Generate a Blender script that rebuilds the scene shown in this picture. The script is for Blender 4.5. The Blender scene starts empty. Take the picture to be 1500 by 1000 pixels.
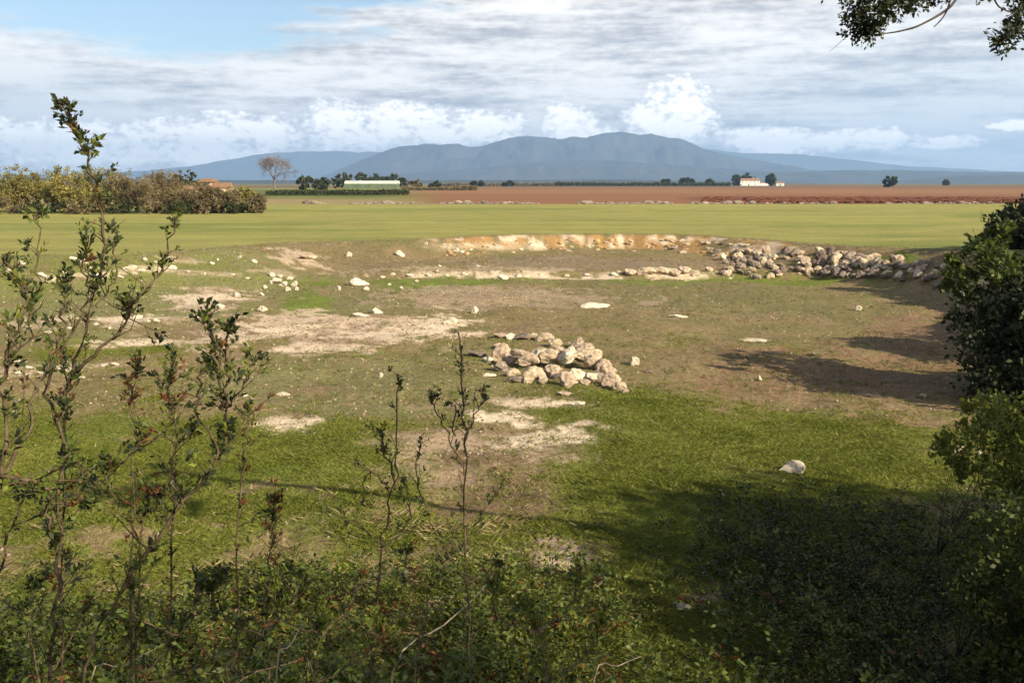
import bpy, math, random
import numpy as np
from mathutils import Vector, Matrix

# ------------------------------------------------------------------ camera, light, exposure
SC = bpy.context.scene
COL = SC.collection
F = 1458.0                                  # focal length in photo pixels (1500 wide)
PITCH = math.atan(232 / F)
CAMZ = 4.0
cd = bpy.data.cameras.new('camera'); cam = bpy.data.objects.new('camera', cd); COL.objects.link(cam)
cam.location = (0, 0, CAMZ); cam.rotation_euler = (math.pi / 2 - PITCH, 0, 0)
cd.sensor_width = 36; cd.lens = 36 * F / 1500; cd.clip_start = 0.05; cd.clip_end = 60000
SC.camera = cam
SC.view_settings.view_transform = 'Standard'; SC.view_settings.look = 'None'
SC.view_settings.gamma = 1; SC.view_settings.use_curve_mapping = False
SC.view_settings.exposure = 1.2
try:
    SC.cycles.volume_bounces = 0; SC.cycles.max_bounces = 5; SC.cycles.diffuse_bounces = 2
    SC.cycles.transparent_max_bounces = 8
except Exception: pass

SUN_AZ, SUN_EL = math.radians(128), math.radians(29)
SV = Vector((math.sin(SUN_AZ) * math.cos(SUN_EL), math.cos(SUN_AZ) * math.cos(SUN_EL), math.sin(SUN_EL)))
sl = bpy.data.lights.new('sun', 'SUN'); sl.energy = 5.0; sl.angle = math.radians(0.5); sl.color = (1, .87, .66)
so = bpy.data.objects.new('sun', sl); COL.objects.link(so); so.location = (30, -20, 60)
so.rotation_euler = SV.to_track_quat('Z', 'Y').to_euler()

def build_world():
    w = bpy.data.worlds.new('World'); SC.world = w; w.use_nodes = True
    nt = w.node_tree; nt.nodes.clear(); L = nt.links.new
    def N(t, **k):
        n = nt.nodes.new(t)
        for a, b in k.items(): setattr(n, a, b)
        return n
    def val(sock, v):
        if hasattr(v, 'links') or hasattr(v, 'is_linked'): L(v, sock)
        else: sock.default_value = v
    def M(op, a, b=0.0, c=0.0, clamp=False):
        n = N('ShaderNodeMath', operation=op); n.use_clamp = clamp
        val(n.inputs[0], a); val(n.inputs[1], b); val(n.inputs[2], c); return n.outputs[0]
    def ramp(x, a, b, lo=0.0, hi=1.0):
        n = N('ShaderNodeMapRange', interpolation_type='SMOOTHSTEP'); val(n.inputs[0], x)
        n.inputs[1].default_value = a; n.inputs[2].default_value = b; n.inputs[3].default_value = lo; n.inputs[4].default_value = hi
        return n.outputs[0]
    def noise(vec, scale, detail=5, rough=.55):
        n = N('ShaderNodeTexNoise'); L(vec, n.inputs['Vector']); n.inputs['Scale'].default_value = scale
        n.inputs['Detail'].default_value = detail; n.inputs['Roughness'].default_value = rough; return n.outputs[0]
    def comb(x, y, z=0.0):
        n = N('ShaderNodeCombineXYZ'); val(n.inputs[0], x); val(n.inputs[1], y); val(n.inputs[2], z); return n.outputs[0]
    def mix(f, a, b):
        n = N('ShaderNodeMix', data_type='RGBA'); val(n.inputs[0], f); val(n.inputs[6], a); val(n.inputs[7], b); return n.outputs[2]
    tc = N('ShaderNodeTexCoord'); sep = N('ShaderNodeSeparateXYZ'); L(tc.outputs['Generated'], sep.inputs[0])
    x, y, z = sep.outputs
    sky = N('ShaderNodeTexSky', sky_type='NISHITA'); sky.sun_disc = False
    sky.sun_elevation = SUN_EL; sky.sun_rotation = SUN_AZ; sky.air_density = 1.0; sky.dust_density = .6; sky.ozone_density = 1.5
    skm = N('ShaderNodeVectorMath', operation='SCALE'); L(sky.outputs[0], skm.inputs[0]); skm.inputs['Scale'].default_value = SKYS
    # degrees of azimuth and elevation
    az = M('MULTIPLY', M('ARCTAN2', x, y), 57.2958)
    el = M('MULTIPLY', M('ARCSINE', M('MINIMUM', M('MAXIMUM', z, -1), 1)), 57.2958)
    # cloud sheet seen in perspective: a flat layer high over the plain
    zz = M('ADD', M('MAXIMUM', z, 0.0), 0.055)
    pl = comb(M('DIVIDE', x, zz), M('DIVIDE', y, zz))
    n1 = noise(pl, .42, 7, .55); n2 = noise(comb(M('MULTIPLY', M('DIVIDE', x, zz), .6), M('DIVIDE', y, zz)), 1.1, 5, .55)
    warp = noise(comb(az, M('MULTIPLY', el, 5.0)), .10, 6, .58)
    fine = noise(comb(M('MULTIPLY', az, .8), M('MULTIPLY', el, 7)), .26, 6, .58)
    # the break in the sheet over the left, and a broken sheet higher up
    hole = M('SUBTRACT', 1.0, M('ADD', M('POWER', M('DIVIDE', M('ADD', az, 19.5), 17.0), 2.0), M('POWER', M('DIVIDE', M('SUBTRACT', el, 12.4), 5.9), 2.0)))
    hole = ramp(M('ADD', hole, M('MULTIPLY', M('SUBTRACT', warp, .5), 2.2)), -.10, .38)
    high = ramp(el, 10.5, 19, 0, 1)
    cov = M('SUBTRACT', 1.0, M('MULTIPLY', high, ramp(M('ADD', M('MULTIPLY', n1, .7), M('MULTIPLY', n2, .3)),   .46, .60, 1.0, .2)))
    cov = M('MULTIPLY', cov, M('SUBTRACT', 1.0, hole))
    cov = M('MULTIPLY', cov, ramp(fine, .18, .5, .86, 1))
    tex = noise(comb(az, M('MULTIPLY', el, 2.6)), 1.1, 6, .6)
    shade = M('ADD', M('MULTIPLY', n1, .3), M('ADD', M('MULTIPLY', n2, .2), M('ADD', M('MULTIPLY', M('ADD', warp, fine), .29), M('MULTIPLY', tex, .16))))
    s = ramp(shade, .49, .69)
    sheet = mix(s, (.225, .225, .24, 1), (.56, .545, .52, 1))
    # the sheet turns blue-grey towards the right and where it thins near the horizon
    blu = M('MULTIPLY', ramp(az, 4, 24), ramp(el, 9, 4))
    blu = M('MAXIMUM', blu, M('MULTIPLY', ramp(az, -14, -25), ramp(el, 8, 3)))
    sheet = mix(M('MULTIPLY', blu, .38), sheet, (.28, .345, .39, 1))
    col = mix(cov, skm.outputs[0], sheet)
    # heaped clouds low over the mountains
    puffs = [(60, 215, 75, 26), (150, 222, 80, 26), (290, 200, 60, 18), (340, 198, 48, 22), (405, 200, 34, 22), (300, 228, 90, 16), (505, 188, 44, 30),
             (600, 178, 60, 18), (712, 190, 50, 20), (560, 200, 60, 16), (655, 200, 60, 12), (835, 184, 30, 26), (850, 200, 45, 12), (990, 165, 42, 34), (965, 190, 40, 20),
             (1005, 196, 20, 16), (1090, 208, 38, 14), (1130, 210, 46, 17), (1210, 210, 22, 12), (1268, 207, 44, 12), (940, 178, 26, 18),
             (1380, 215, 40, 7), (1470, 195, 30, 6)]
    nz = noise(comb(az, M('MULTIPLY', el, 1.25)), .62, 7, .62)
    nz2 = noise(comb(M('ADD', az, 40), M('MULTIPLY', el, 1.6)), 1.9, 5, .6)
    acc = None
    for (px, py, rx, ry) in puffs:
        a = math.degrees(math.atan((px - 750) / F)); e = math.degrees((268 - py) / F)
        ra = math.degrees(rx / F) * 1.25; re = math.degrees(ry / F) * 1.25
        d = M('ADD', M('POWER', M('DIVIDE', M('SUBTRACT', az, a), ra), 2.0), M('POWER', M('DIVIDE', M('SUBTRACT', el, e), re), 2.0))
        g = M('SUBTRACT', 1.0, d)
        acc = g if acc is None else M('SMOOTH_MAX', acc, g, .3)
    acc = M('MAXIMUM', acc, -1.3)
    pf = M('ADD', acc, M('ADD', M('ADD', .5, M('MULTIPLY', M('SUBTRACT', nz, .5), 3.2)), M('MULTIPLY', M('SUBTRACT', nz2, .5), 1.3)))
    pm = ramp(pf, -.15, .75)
    pm = M('MULTIPLY', pm, ramp(el, .3, 1.2))
    pc = mix(ramp(M('ADD', pf, M('MULTIPLY', M('SUBTRACT', nz2, .5), 2.5)), .1, 1.5), (.42, .42, .43, 1), (.86, .82, .76, 1))
    col = mix(M('MULTIPLY', pm, .93), col, pc)
    bg = N('ShaderNodeBackground'); L(col, bg.inputs[0]); bg.inputs[1].default_value = 1.0
    out = N('ShaderNodeOutputWorld'); L(bg.outputs[0], out.inputs[0])
SKYS = 0.066      # Sky Texture strength (applied before the clouds are mixed over it)
build_world()

# ------------------------------------------------------------------ helpers
rng = np.random.default_rng(7); random.seed(7)

def pdir(px, py):
    a, b = (px - 750) / F, (500 - py) / F
    return Vector((a, math.cos(PITCH) + b * math.sin(PITCH), -math.sin(PITCH) + b * math.cos(PITCH)))
def at(px, py, depth):
    """point seen at a photo pixel, `depth` metres ahead (horizontal)"""
    d = pdir(px, py); return Vector((0, 0, CAMZ)) + d * (depth / d.y)

def _hash(ix, iy, seed):
    h = (ix.astype(np.int64) * 374761393 + iy.astype(np.int64) * 668265263 + seed * 982451653) & 0xffffffff
    h = ((h ^ (h >> 13)) * 1274126177) & 0xffffffff
    return ((h ^ (h >> 16)) & 0xffff) / 65535.0
def vnoise(x, y, seed=0):
    x = np.asarray(x, float); y = np.asarray(y, float)
    ix = np.floor(x); iy = np.floor(y); fx = x - ix; fy = y - iy
    u = fx * fx * fx * (fx * (fx * 6 - 15) + 10); v = fy * fy * fy * (fy * (fy * 6 - 15) + 10)
    a = _hash(ix, iy, seed); b = _hash(ix + 1, iy, seed); c = _hash(ix, iy + 1, seed); d = _hash(ix + 1, iy + 1, seed)
    return (a * (1 - u) + b * u) * (1 - v) + (c * (1 - u) + d * u) * v
def fbm(x, y, seed=0, octv=4, gain=.5):
    s = 0; amp = 1; t = 0
    for k in range(octv):
        s = s + amp * vnoise(x * 2 ** k + 17.3 * k, y * 2 ** k - 9.1 * k, seed + k); t += amp; amp *= gain
    return s / t
def sst(x, a, b):
    t = np.clip((x - a) / (b - a), 0, 1); return t * t * (3 - 2 * t)

# rim of the dry pond: x, y, level of the land outside, width of the slope inside
RIM = np.array([(-30, 40, 1, 9), (-21.6, 41, 1, 8), (-15.9, 42, 1, 8), (-11.8, 50.5, 1, 8), (-4.1, 55, 1, 4.5), (1.3, 59.5, 1, 2.6), (7, 60, 1, 2.2), (10.4, 58.5, 1, 2.2),
                (12.6, 53, 1.05, 3), (14.2, 46.5, 1.15, 3.6), (16.2, 41.5, 1.3, 3.2), (17.5, 36, 1.6, 2.8), (16, 29, 1.8, 3), (14, 22, 1.9, 4), (12.5, 15, 2, 4),
                (11.5, 9, 2.2, 5), (9, 3, 2.4, 6), (4, .6, 2.4, 8), (0, .0, 2.4, 8.8), (-5, .6, 2.4, 8.5), (-12, 3, 2.2, 8), (-21, 10, 1.8, 9), (-30, 20, 1.4, 9), (-34, 32, 1.1, 9)], float)
def _rim_samples():
    pts = []
    n = len(RIM)
    for i in range(n):
        a = RIM[i]; b = RIM[(i + 1) % n]; k = max(2, int(np.hypot(*(b - a)[:2]) / 1.0))
        for j in range(k): pts.append(a + (b - a) * j / k)
    return np.array(pts)
RS = _rim_samples()
def inside(x, y):
    r = np.zeros(x.shape, bool); n = len(RIM)
    for i in range(n):
        x1, y1 = RIM[i][:2]; x2, y2 = RIM[(i + 1) % n][:2]
        c = ((y1 > y) != (y2 > y)) & (x < (x2 - x1) * (y - y1) / ((y2 - y1) + 1e-12) + x1)
        r ^= c
    return r
def H(x, y, fine=True):
    """ground height and signed distance inside the rim"""
    x = np.atleast_1d(np.asarray(x, float)).ravel(); y = np.atleast_1d(np.asarray(y, float)).ravel()
    z = np.ones_like(x); sd = np.full_like(x, -99.0)
    near = (np.abs(x) < 90) & (y > -60) & (y < 110)
    idx = np.nonzero(near)[0]
    for c in range(0, len(idx), 40000):
        ii = idx[c:c + 40000]; X = x[ii]; Y = y[ii]
        d2 = (X[:, None] - RS[None, :, 0]) ** 2 + (Y[:, None] - RS[None, :, 1]) ** 2
        w = 1 / (d2 + .3) ** 2.5; ws = w.sum(1)
        lev = (w * RS[None, :, 2]).sum(1) / ws; wid = (w * RS[None, :, 3]).sum(1) / ws
        d = np.sqrt(d2.min(1)); ins = inside(X, Y); s = np.where(ins, d, -d)
        s = s + (fbm(X * .35, Y * .35, 5, 3) - .5) * 1.1
        fall = sst(s, -.15, 1) * 0 + sst(s / wid, 0, 1)
        lev2 = 1 + (lev - 1) * np.clip(1 - sst(-s, 3, 30), 0, 1)
        # inner shelf: the far part of the floor is a hand higher
        led = .26 * sst(Y + .5 * (fbm(X * .3, Y * .3, 9, 2) - .5) * 2, 42.2, 42.9) * sst(X, -9, -5) * (1 - sst(X, 12, 14))
        z[ii] = lev2 * (1 - fall) + led * fall
        sd[ii] = s
    if fine:
        r = np.hypot(x, y)
        amp = np.clip(sst(sd, -1, 2) * .85 + .15, 0, 1)
        z = z + amp * (fbm(x * .45, y * .45, 21, 4) - .5) * .22 * np.clip(1 - sst(r, 60, 110), 0, 1)
        z = z + amp * (fbm(x * 2.6, y * 2.6, 31, 3) - .5) * .06 * np.clip(1 - sst(r, 40, 80), 0, 1)
        z = z + (fbm(x * .012, y * .012, 41, 3) - .5) * .7 * sst(r, 90, 260) * (1 - sst(r, 300, 1200))
    return z, sd
def hz(x, y): return float(H(x, y)[0][0])
_T = np.concatenate([np.linspace(3, 20, 340), np.linspace(20, 80, 700), np.geomspace(80, 3000, 500)])
def gp(px, py):
    """ground point seen at a photo pixel (ray marched to the height field)"""
    d = pdir(px, py); X = d.x / d.y * _T; Y = _T; Z = CAMZ + d.z / d.y * _T
    g = H(X, Y)[0]; k = np.nonzero(Z <= g)[0]
    i = int(k[0]) if len(k) else len(_T) - 1
    if i > 0 and len(k):
        a = (Z[i - 1] - g[i - 1]); b = (g[i] - Z[i]); t = a / (a + b + 1e-9)
        return Vector((X[i - 1] + (X[i] - X[i - 1]) * t, Y[i - 1] + (Y[i] - Y[i - 1]) * t, g[i - 1] + (g[i] - g[i - 1]) * t))
    return Vector((X[i], Y[i], g[i]))

# ---- object helpers
def tag(o, label=None, cat=None, group=None, kind=None):
    if label: o['label'] = label
    if cat: o['category'] = cat
    if group: o['group'] = group
    if kind: o['kind'] = kind
    return o
def empty(name, loc, label=None, cat=None, group=None):
    o = bpy.data.objects.new(name, None); COL.objects.link(o); o.location = loc; o.empty_display_size = .2
    return tag(o, label, cat, group)
def link(name, me, parent=None, loc=(0, 0, 0)):
    o = bpy.data.objects.new(name, me); COL.objects.link(o)
    if parent: o.parent = parent
    o.location = loc; return o
def npmesh(name, V, Fc, mat, smooth=False, k=None):
    """V (n,3); Fc list of lists or (m,k) array"""
    me = bpy.data.meshes.new(name)
    V = np.asarray(V, np.float32)
    if isinstance(Fc, np.ndarray):
        m, k = Fc.shape
        me.vertices.add(len(V)); me.vertices.foreach_set('co', V.ravel())
        me.loops.add(m * k); me.loops.foreach_set('vertex_index', Fc.astype(np.int32).ravel())
        me.polygons.add(m); me.polygons.foreach_set('loop_start', np.arange(0, m * k, k, dtype=np.int32))
        me.update(calc_edges=True)
    else:
        me.from_pydata([tuple(map(float, v)) for v in V], [], Fc)
    if smooth: me.polygons.foreach_set('use_smooth', [True] * len(me.polygons))
    if mat: me.materials.append(mat)
    me.update(); return me
class Geo:
    def __init__(s): s.V = []; s.F = []
    def add(s, V, Fc):
        b = sum(len(v) for v in s.V) if False else s.__dict__.setdefault('n', 0)
        s.V.append(np.asarray(V, float)); s.F += [[i + b for i in f] for f in Fc]; s.n = b + len(V)
    def tube(s, pts, rad, sides=5):
        pts = [Vector(p) for p in pts]; n = len(pts)
        V = []
        up = Vector((.3, .2, .9))
        for i, p in enumerate(pts):
            t = (pts[min(i + 1, n - 1)] - pts[max(i - 1, 0)]).normalized()
            a = t.cross(up)
            if a.length < .05: a = t.cross(Vector((1, 0, 0)))
            a.normalize(); b = t.cross(a)
            for k in range(sides):
                an = 2 * math.pi * k / sides; V.append(p + (a * math.cos(an) + b * math.sin(an)) * rad[i])
        Fc = [[i * sides + k, i * sides + (k + 1) % sides, (i + 1) * sides + (k + 1) % sides, (i + 1) * sides + k] for i in range(n - 1) for k in range(sides)]
        Fc.append(list(range(sides))[::-1]); Fc.append([(n - 1) * sides + k for k in range(sides)])
        s.add(V, Fc)
    def box(s, c, d, rz=0):
        x, y, z = d[0] / 2, d[1] / 2, d[2] / 2; m = Matrix.Rotation(rz, 3, 'Z')
        V = [m @ Vector(v) + Vector(c) for v in [(-x, -y, -z), (x, -y, -z), (x, y, -z), (-x, y, -z), (-x, -y, z), (x, -y, z), (x, y, z), (-x, y, z)]]
        s.add(V, [[0, 3, 2, 1], [4, 5, 6, 7], [0, 1, 5, 4], [1, 2, 6, 5], [2, 3, 7, 6], [3, 0, 4, 7]])
    def mesh(s, name, mat, smooth=False):
        return npmesh(name, np.concatenate(s.V), s.F, mat, smooth)

def leaf_arrays(P, D, L, W, rg=rng, fold=.25):
    """P (n,3) bases, D (n,3) directions -> verts and quads of pointed leaves"""
    n = len(P); D = D / (np.linalg.norm(D, axis=1, keepdims=True) + 1e-9)
    R = rg.normal(size=(n, 3)); S = np.cross(D, R); S /= np.linalg.norm(S, axis=1, keepdims=True) + 1e-9
    Nn = np.cross(S, D)
    L = np.asarray(L).reshape(-1, 1) * np.ones((n, 1)); W = np.asarray(W).reshape(-1, 1) * np.ones((n, 1))
    V = np.empty((n, 4, 3)); V[:, 0] = P; V[:, 1] = P + D * L * .45 + S * W * .5 + Nn * L * fold * .3
    V[:, 2] = P + D * L; V[:, 3] = P + D * L * .45 - S * W * .5 + Nn * L * fold * .3
    return V.reshape(-1, 3), np.arange(n * 4).reshape(n, 4)

# ------------------------------------------------------------------ materials
ALB = .74
def mat_nodes(name):
    m = bpy.data.materials.new(name); m.use_nodes = True; nt = m.node_tree; nt.nodes.clear(); return m, nt
def simple(name, c1, c2, scale=6, rough=.85, bump=.3, c3=None, detail=6, bscale=None, bdist=.02, space='Object', rand=0.0, trans=0.0, spec=.2):
    m, nt = mat_nodes(name); L = nt.links.new; n = nt.nodes.new
    tc = n('ShaderNodeTexCoord'); no = n('ShaderNodeTexNoise'); no.inputs['Scale'].default_value = scale; no.inputs['Detail'].default_value = detail
    no.inputs['Roughness'].default_value = .62
    if space == 'World':
        ge = n('ShaderNodeNewGeometry'); src = ge.outputs['Position']
    else: src = tc.outputs['Object']
    L(src, no.inputs['Vector'])
    c1 = tuple(v * ALB for v in c1); c2 = tuple(v * ALB for v in c2); c3 = tuple(v * ALB for v in c3) if c3 else None
    r = n('ShaderNodeValToRGB'); e = r.color_ramp.elements; e[0].position = .32; e[1].position = .68
    e[0].color = (*c1, 1); e[1].color = (*c2, 1)
    if c3: q = e.new(.5); q.color = (*c3, 1)
    L(no.outputs[0], r.inputs[0]); col = r.outputs[0]
    if rand > 0:
        oi = n('ShaderNodeObjectInfo'); ge2 = n('ShaderNodeNewGeometry')
        ad = n('ShaderNodeMath'); ad.operation = 'ADD'; L(oi.outputs['Random'], ad.inputs[0]); L(ge2.outputs['Random Per Island'], ad.inputs[1])
        fr = n('ShaderNodeMath'); fr.operation = 'FRACT'; L(ad.outputs[0], fr.inputs[0])
        mr = n('ShaderNodeMapRange'); L(fr.outputs[0], mr.inputs[0]); mr.inputs[3].default_value = 1 - rand; mr.inputs[4].default_value = 1 + rand
        hs = n('ShaderNodeHueSaturation'); L(col, hs.inputs['Color']); L(mr.outputs[0], hs.inputs['Value'])
        mh = n('ShaderNodeMapRange'); L(fr.outputs[0], mh.inputs[0]); mh.inputs[3].default_value = .5 - rand * .06; mh.inputs[4].default_value = .5 + rand * .04
        L(mh.outputs[0], hs.inputs['Hue']); col = hs.outputs[0]
    b = n('ShaderNodeBsdfPrincipled'); b.inputs['Roughness'].default_value = rough; b.inputs['Specular IOR Level'].default_value = spec
    L(col, b.inputs['Base Color'])
    if bump:
        nb = n('ShaderNodeTexNoise'); nb.inputs['Scale'].default_value = bscale or scale * 3; nb.inputs['Detail'].default_value = 8; L(src, nb.inputs['Vector'])
        bp = n('ShaderNodeBump'); bp.inputs['Strength'].default_value = bump; bp.inputs['Distance'].default_value = bdist; L(nb.outputs[0], bp.inputs['Height']); L(bp.outputs[0], b.inputs['Normal'])
    out = n('ShaderNodeOutputMaterial')
    if trans > 0:
        t = n('ShaderNodeBsdfTranslucent'); L(col, t.inputs[0]); mx = n('ShaderNodeMixShader'); mx.inputs[0].default_value = trans
        L(b.outputs[0], mx.inputs[1]); L(t.outputs[0], mx.inputs[2]); L(mx.outputs[0], out.inputs[0])
    else: L(b.outputs[0], out.inputs[0])
    return m

M_rock = simple('limestone', (.30, .21, .13), (.80, .64, .46), 3, .9, .9, (.58, .45, .31), bscale=22, bdist=.03, rand=.12)
M_white = simple('white_limestone', (.36, .28, .19), (.84, .73, .55), 3, .9, .7, (.68, .58, .43), bscale=26, bdist=.02, rand=.08)
M_grey = simple('lichened_stone', (.12, .095, .08), (.44, .34, .25), 3, .95, .9, (.26, .205, .16), bscale=18, bdist=.03, rand=.3)
M_orange = simple('ochre_stone', (.34, .20, .09), (.60, .42, .22), 4, .95, .8, (.48, .31, .15), bscale=18, bdist=.03, rand=.2)
M_bark = simple('bark', (.045, .035, .025), (.12, .095, .07), 9, .95, .8, bscale=30, bdist=.02)
M_twig = simple('twig_bark', (.035, .026, .016), (.19, .14, .085), 38, .95, .7, bscale=90, bdist=.004, spec=.05)
M_pale_twig = simple('dry_stem', (.28, .22, .14), (.46, .38, .26), 30, .9, .2, bscale=60, bdist=.002)
M_leaf = simple('leaf_green', (.06, .085, .012), (.13, .16, .03), 3, .55, 0, rand=.35, trans=.32, spec=.3)
M_leaf_y = simple('leaf_yellow_green', (.13, .16, .02), (.26, .28, .04), 5, .55, 0, rand=.3, trans=.38, spec=.3)
M_leaf_red = simple('leaf_russet', (.12, .05, .015), (.24, .11, .035), 8, .6, 0, rand=.3, trans=.3)
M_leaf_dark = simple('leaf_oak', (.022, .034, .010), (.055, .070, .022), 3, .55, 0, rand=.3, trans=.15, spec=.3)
M_leaf_far = simple('foliage_far', (.035, .050, .018), (.09, .10, .035), .5, .8, 0, rand=.3, trans=.15)
M_olive = simple('foliage_olive', (.15, .14, .035), (.34, .29, .08), .35, .8, 0, rand=.35, trans=.2)
M_brown = simple('twigs_brown', (.13, .10, .05), (.27, .215, .105), .35, .9, 0, rand=.4, trans=.1)
M_bare = simple('twigs_bare', (.15, .125, .12), (.27, .225, .21), .3, .9, 0, rand=.25)
M_grass = simple('grass_blade', (.15, .18, .024), (.25, .27, .05), .6, .6, 0, rand=.3, trans=.4, space='World')
M_grass_dry = simple('grass_dry', (.24, .18, .09), (.42, .33, .18), 4, .8, 0, rand=.3, trans=.25, space='World')
M_wall_cream = simple('cream_render', (.60, .50, .32), (.72, .62, .42), 1, .9, .1)
M_wall_white = simple('white_render', (.72, .70, .62), (.82, .80, .74), 1, .9, .1)
M_roof = simple('roof_tiles', (.22, .12, .07), (.34, .20, .12), 2, .9, .3)
M_glass = simple('window_glass', (.02, .025, .03), (.04, .05, .06), 1, .15, 0, spec=.5)
M_plastic = simple('pale_sheeting', (.50, .52, .44), (.66, .66, .58), .4, .6, .1)
M_greenwall = simple('green_sheeting', (.10, .14, .08), (.16, .20, .12), .4, .7, .1)

def ground_material(name, fine=True):
    m, nt = mat_nodes(name); L = nt.links.new
    def N(t, **k):
        n = nt.nodes.new(t)
        for a, b in k.items(): setattr(n, a, b)
        return n
    ge = N('ShaderNodeNewGeometry'); P = ge.outputs['Position']
    ac = N('ShaderNodeAttribute', attribute_name='albedo'); cv = N('ShaderNodeAttribute', attribute_name='cover')
    sp = N('ShaderNodeSeparateColor'); L(cv.outputs['Color'], sp.inputs[0])          # R green, G gravelly, B furrowed
    def noise(scale, detail=4, rough=.6, vec=P):
        n = N('ShaderNodeTexNoise'); L(vec, n.inputs['Vector']); n.inputs['Scale'].default_value = scale
        n.inputs['Detail'].default_value = detail; n.inputs['Roughness'].default_value = rough; return n.outputs[0]
    def mr(x, a, b, lo, hi):
        n = N('ShaderNodeMapRange'); L(x, n.inputs[0]); n.inputs[1].default_value = a; n.inputs[2].default_value = b; n.inputs[3].default_value = lo; n.inputs[4].default_value = hi; return n.outputs[0]
    def M(op, a, b):
        n = N('ShaderNodeMath', operation=op)
        for i, v in enumerate((a, b)):
            if isinstance(v, (int, float)): n.inputs[i].default_value = v
            else: L(v, n.inputs[i])
        return n.outputs[0]
    def mix(f, a, b, bt='MIX'):
        n = N('ShaderNodeMix', data_type='RGBA', blend_type=bt)
        for i, v in ((0, f), (6, a), (7, b)):
            if isinstance(v, (int, float, tuple)): n.inputs[i].default_value = v
            else: L(v, n.inputs[i])
        return n.outputs[2]
    col = ac.outputs['Color']
    a = noise(.55, 5); b = noise(9, 4, .7); c = noise(34, 3, .7)
    v = M('MULTIPLY', mr(a, .3, .7, .86, 1.14), M('MULTIPLY', mr(b, .3, .7, .60, 1.40), mr(c, .3, .7, .72, 1.28)))
    vv = N('ShaderNodeVectorMath', operation='SCALE'); L(col, vv.inputs[0]); L(v, vv.inputs['Scale']); col = vv.outputs[0]
    # earthy flecks in grass, pale grit on bare places
    fl = mr(noise(5.5, 5, .75), .50, .64, 0, 1)
    col = mix(M('MULTIPLY', M('MULTIPLY', fl, sp.outputs[2]), .55), col, (.14, .085, .04, 1))
    gr = mr(noise(17, 3, .8), .585, .67, 0, 1)
    col = mix(M('MULTIPLY', gr, M('MULTIPLY', sp.outputs[1], .9)), col, (.38, .31, .21, 1))
    dk = mr(noise(13, 3, .8), .57, .66, 0, 1)
    col = mix(M('MULTIPLY', dk, M('MULTIPLY', sp.outputs[1], .6)), col, (.04, .03, .014, 1))
    bs = N('ShaderNodeBsdfPrincipled'); bs.inputs['Roughness'].default_value = .95; bs.inputs['Specular IOR Level'].default_value = .1
    L(col, bs.inputs['Base Color'])
    hh = M('ADD', M('MULTIPLY', noise(7, 6, .7), .06), M('MULTIPLY', noise(30, 4, .7), .02))
    bp = N('ShaderNodeBump'); bp.inputs['Strength'].default_value = .9; bp.inputs['Distance'].default_value = 1.0; L(hh, bp.inputs['Height']); L(bp.outputs[0], bs.inputs['Normal'])
    out = N('ShaderNodeOutputMaterial'); L(bs.outputs[0], out.inputs[0]); return m

# ------------------------------------------------------------------ ground
A_GREEN = (.20, .215, .044); A_VIVID = (.165, .215, .032); A_OLIVE = (.25, .195, .085); A_SOIL = (.29, .20, .115)
A_PALE = (.66, .50, .35); A_CREAM = (.80, .64, .45); A_ORANGE = (.46, .27, .10); A_PINK = (.45, .325, .22); A_DARK = (.16, .085, .04)
A_FIELD = (.315, .298, .085); A_RED = (.27, .128, .064); A_DKRED = (.135, .050, .026)
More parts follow.
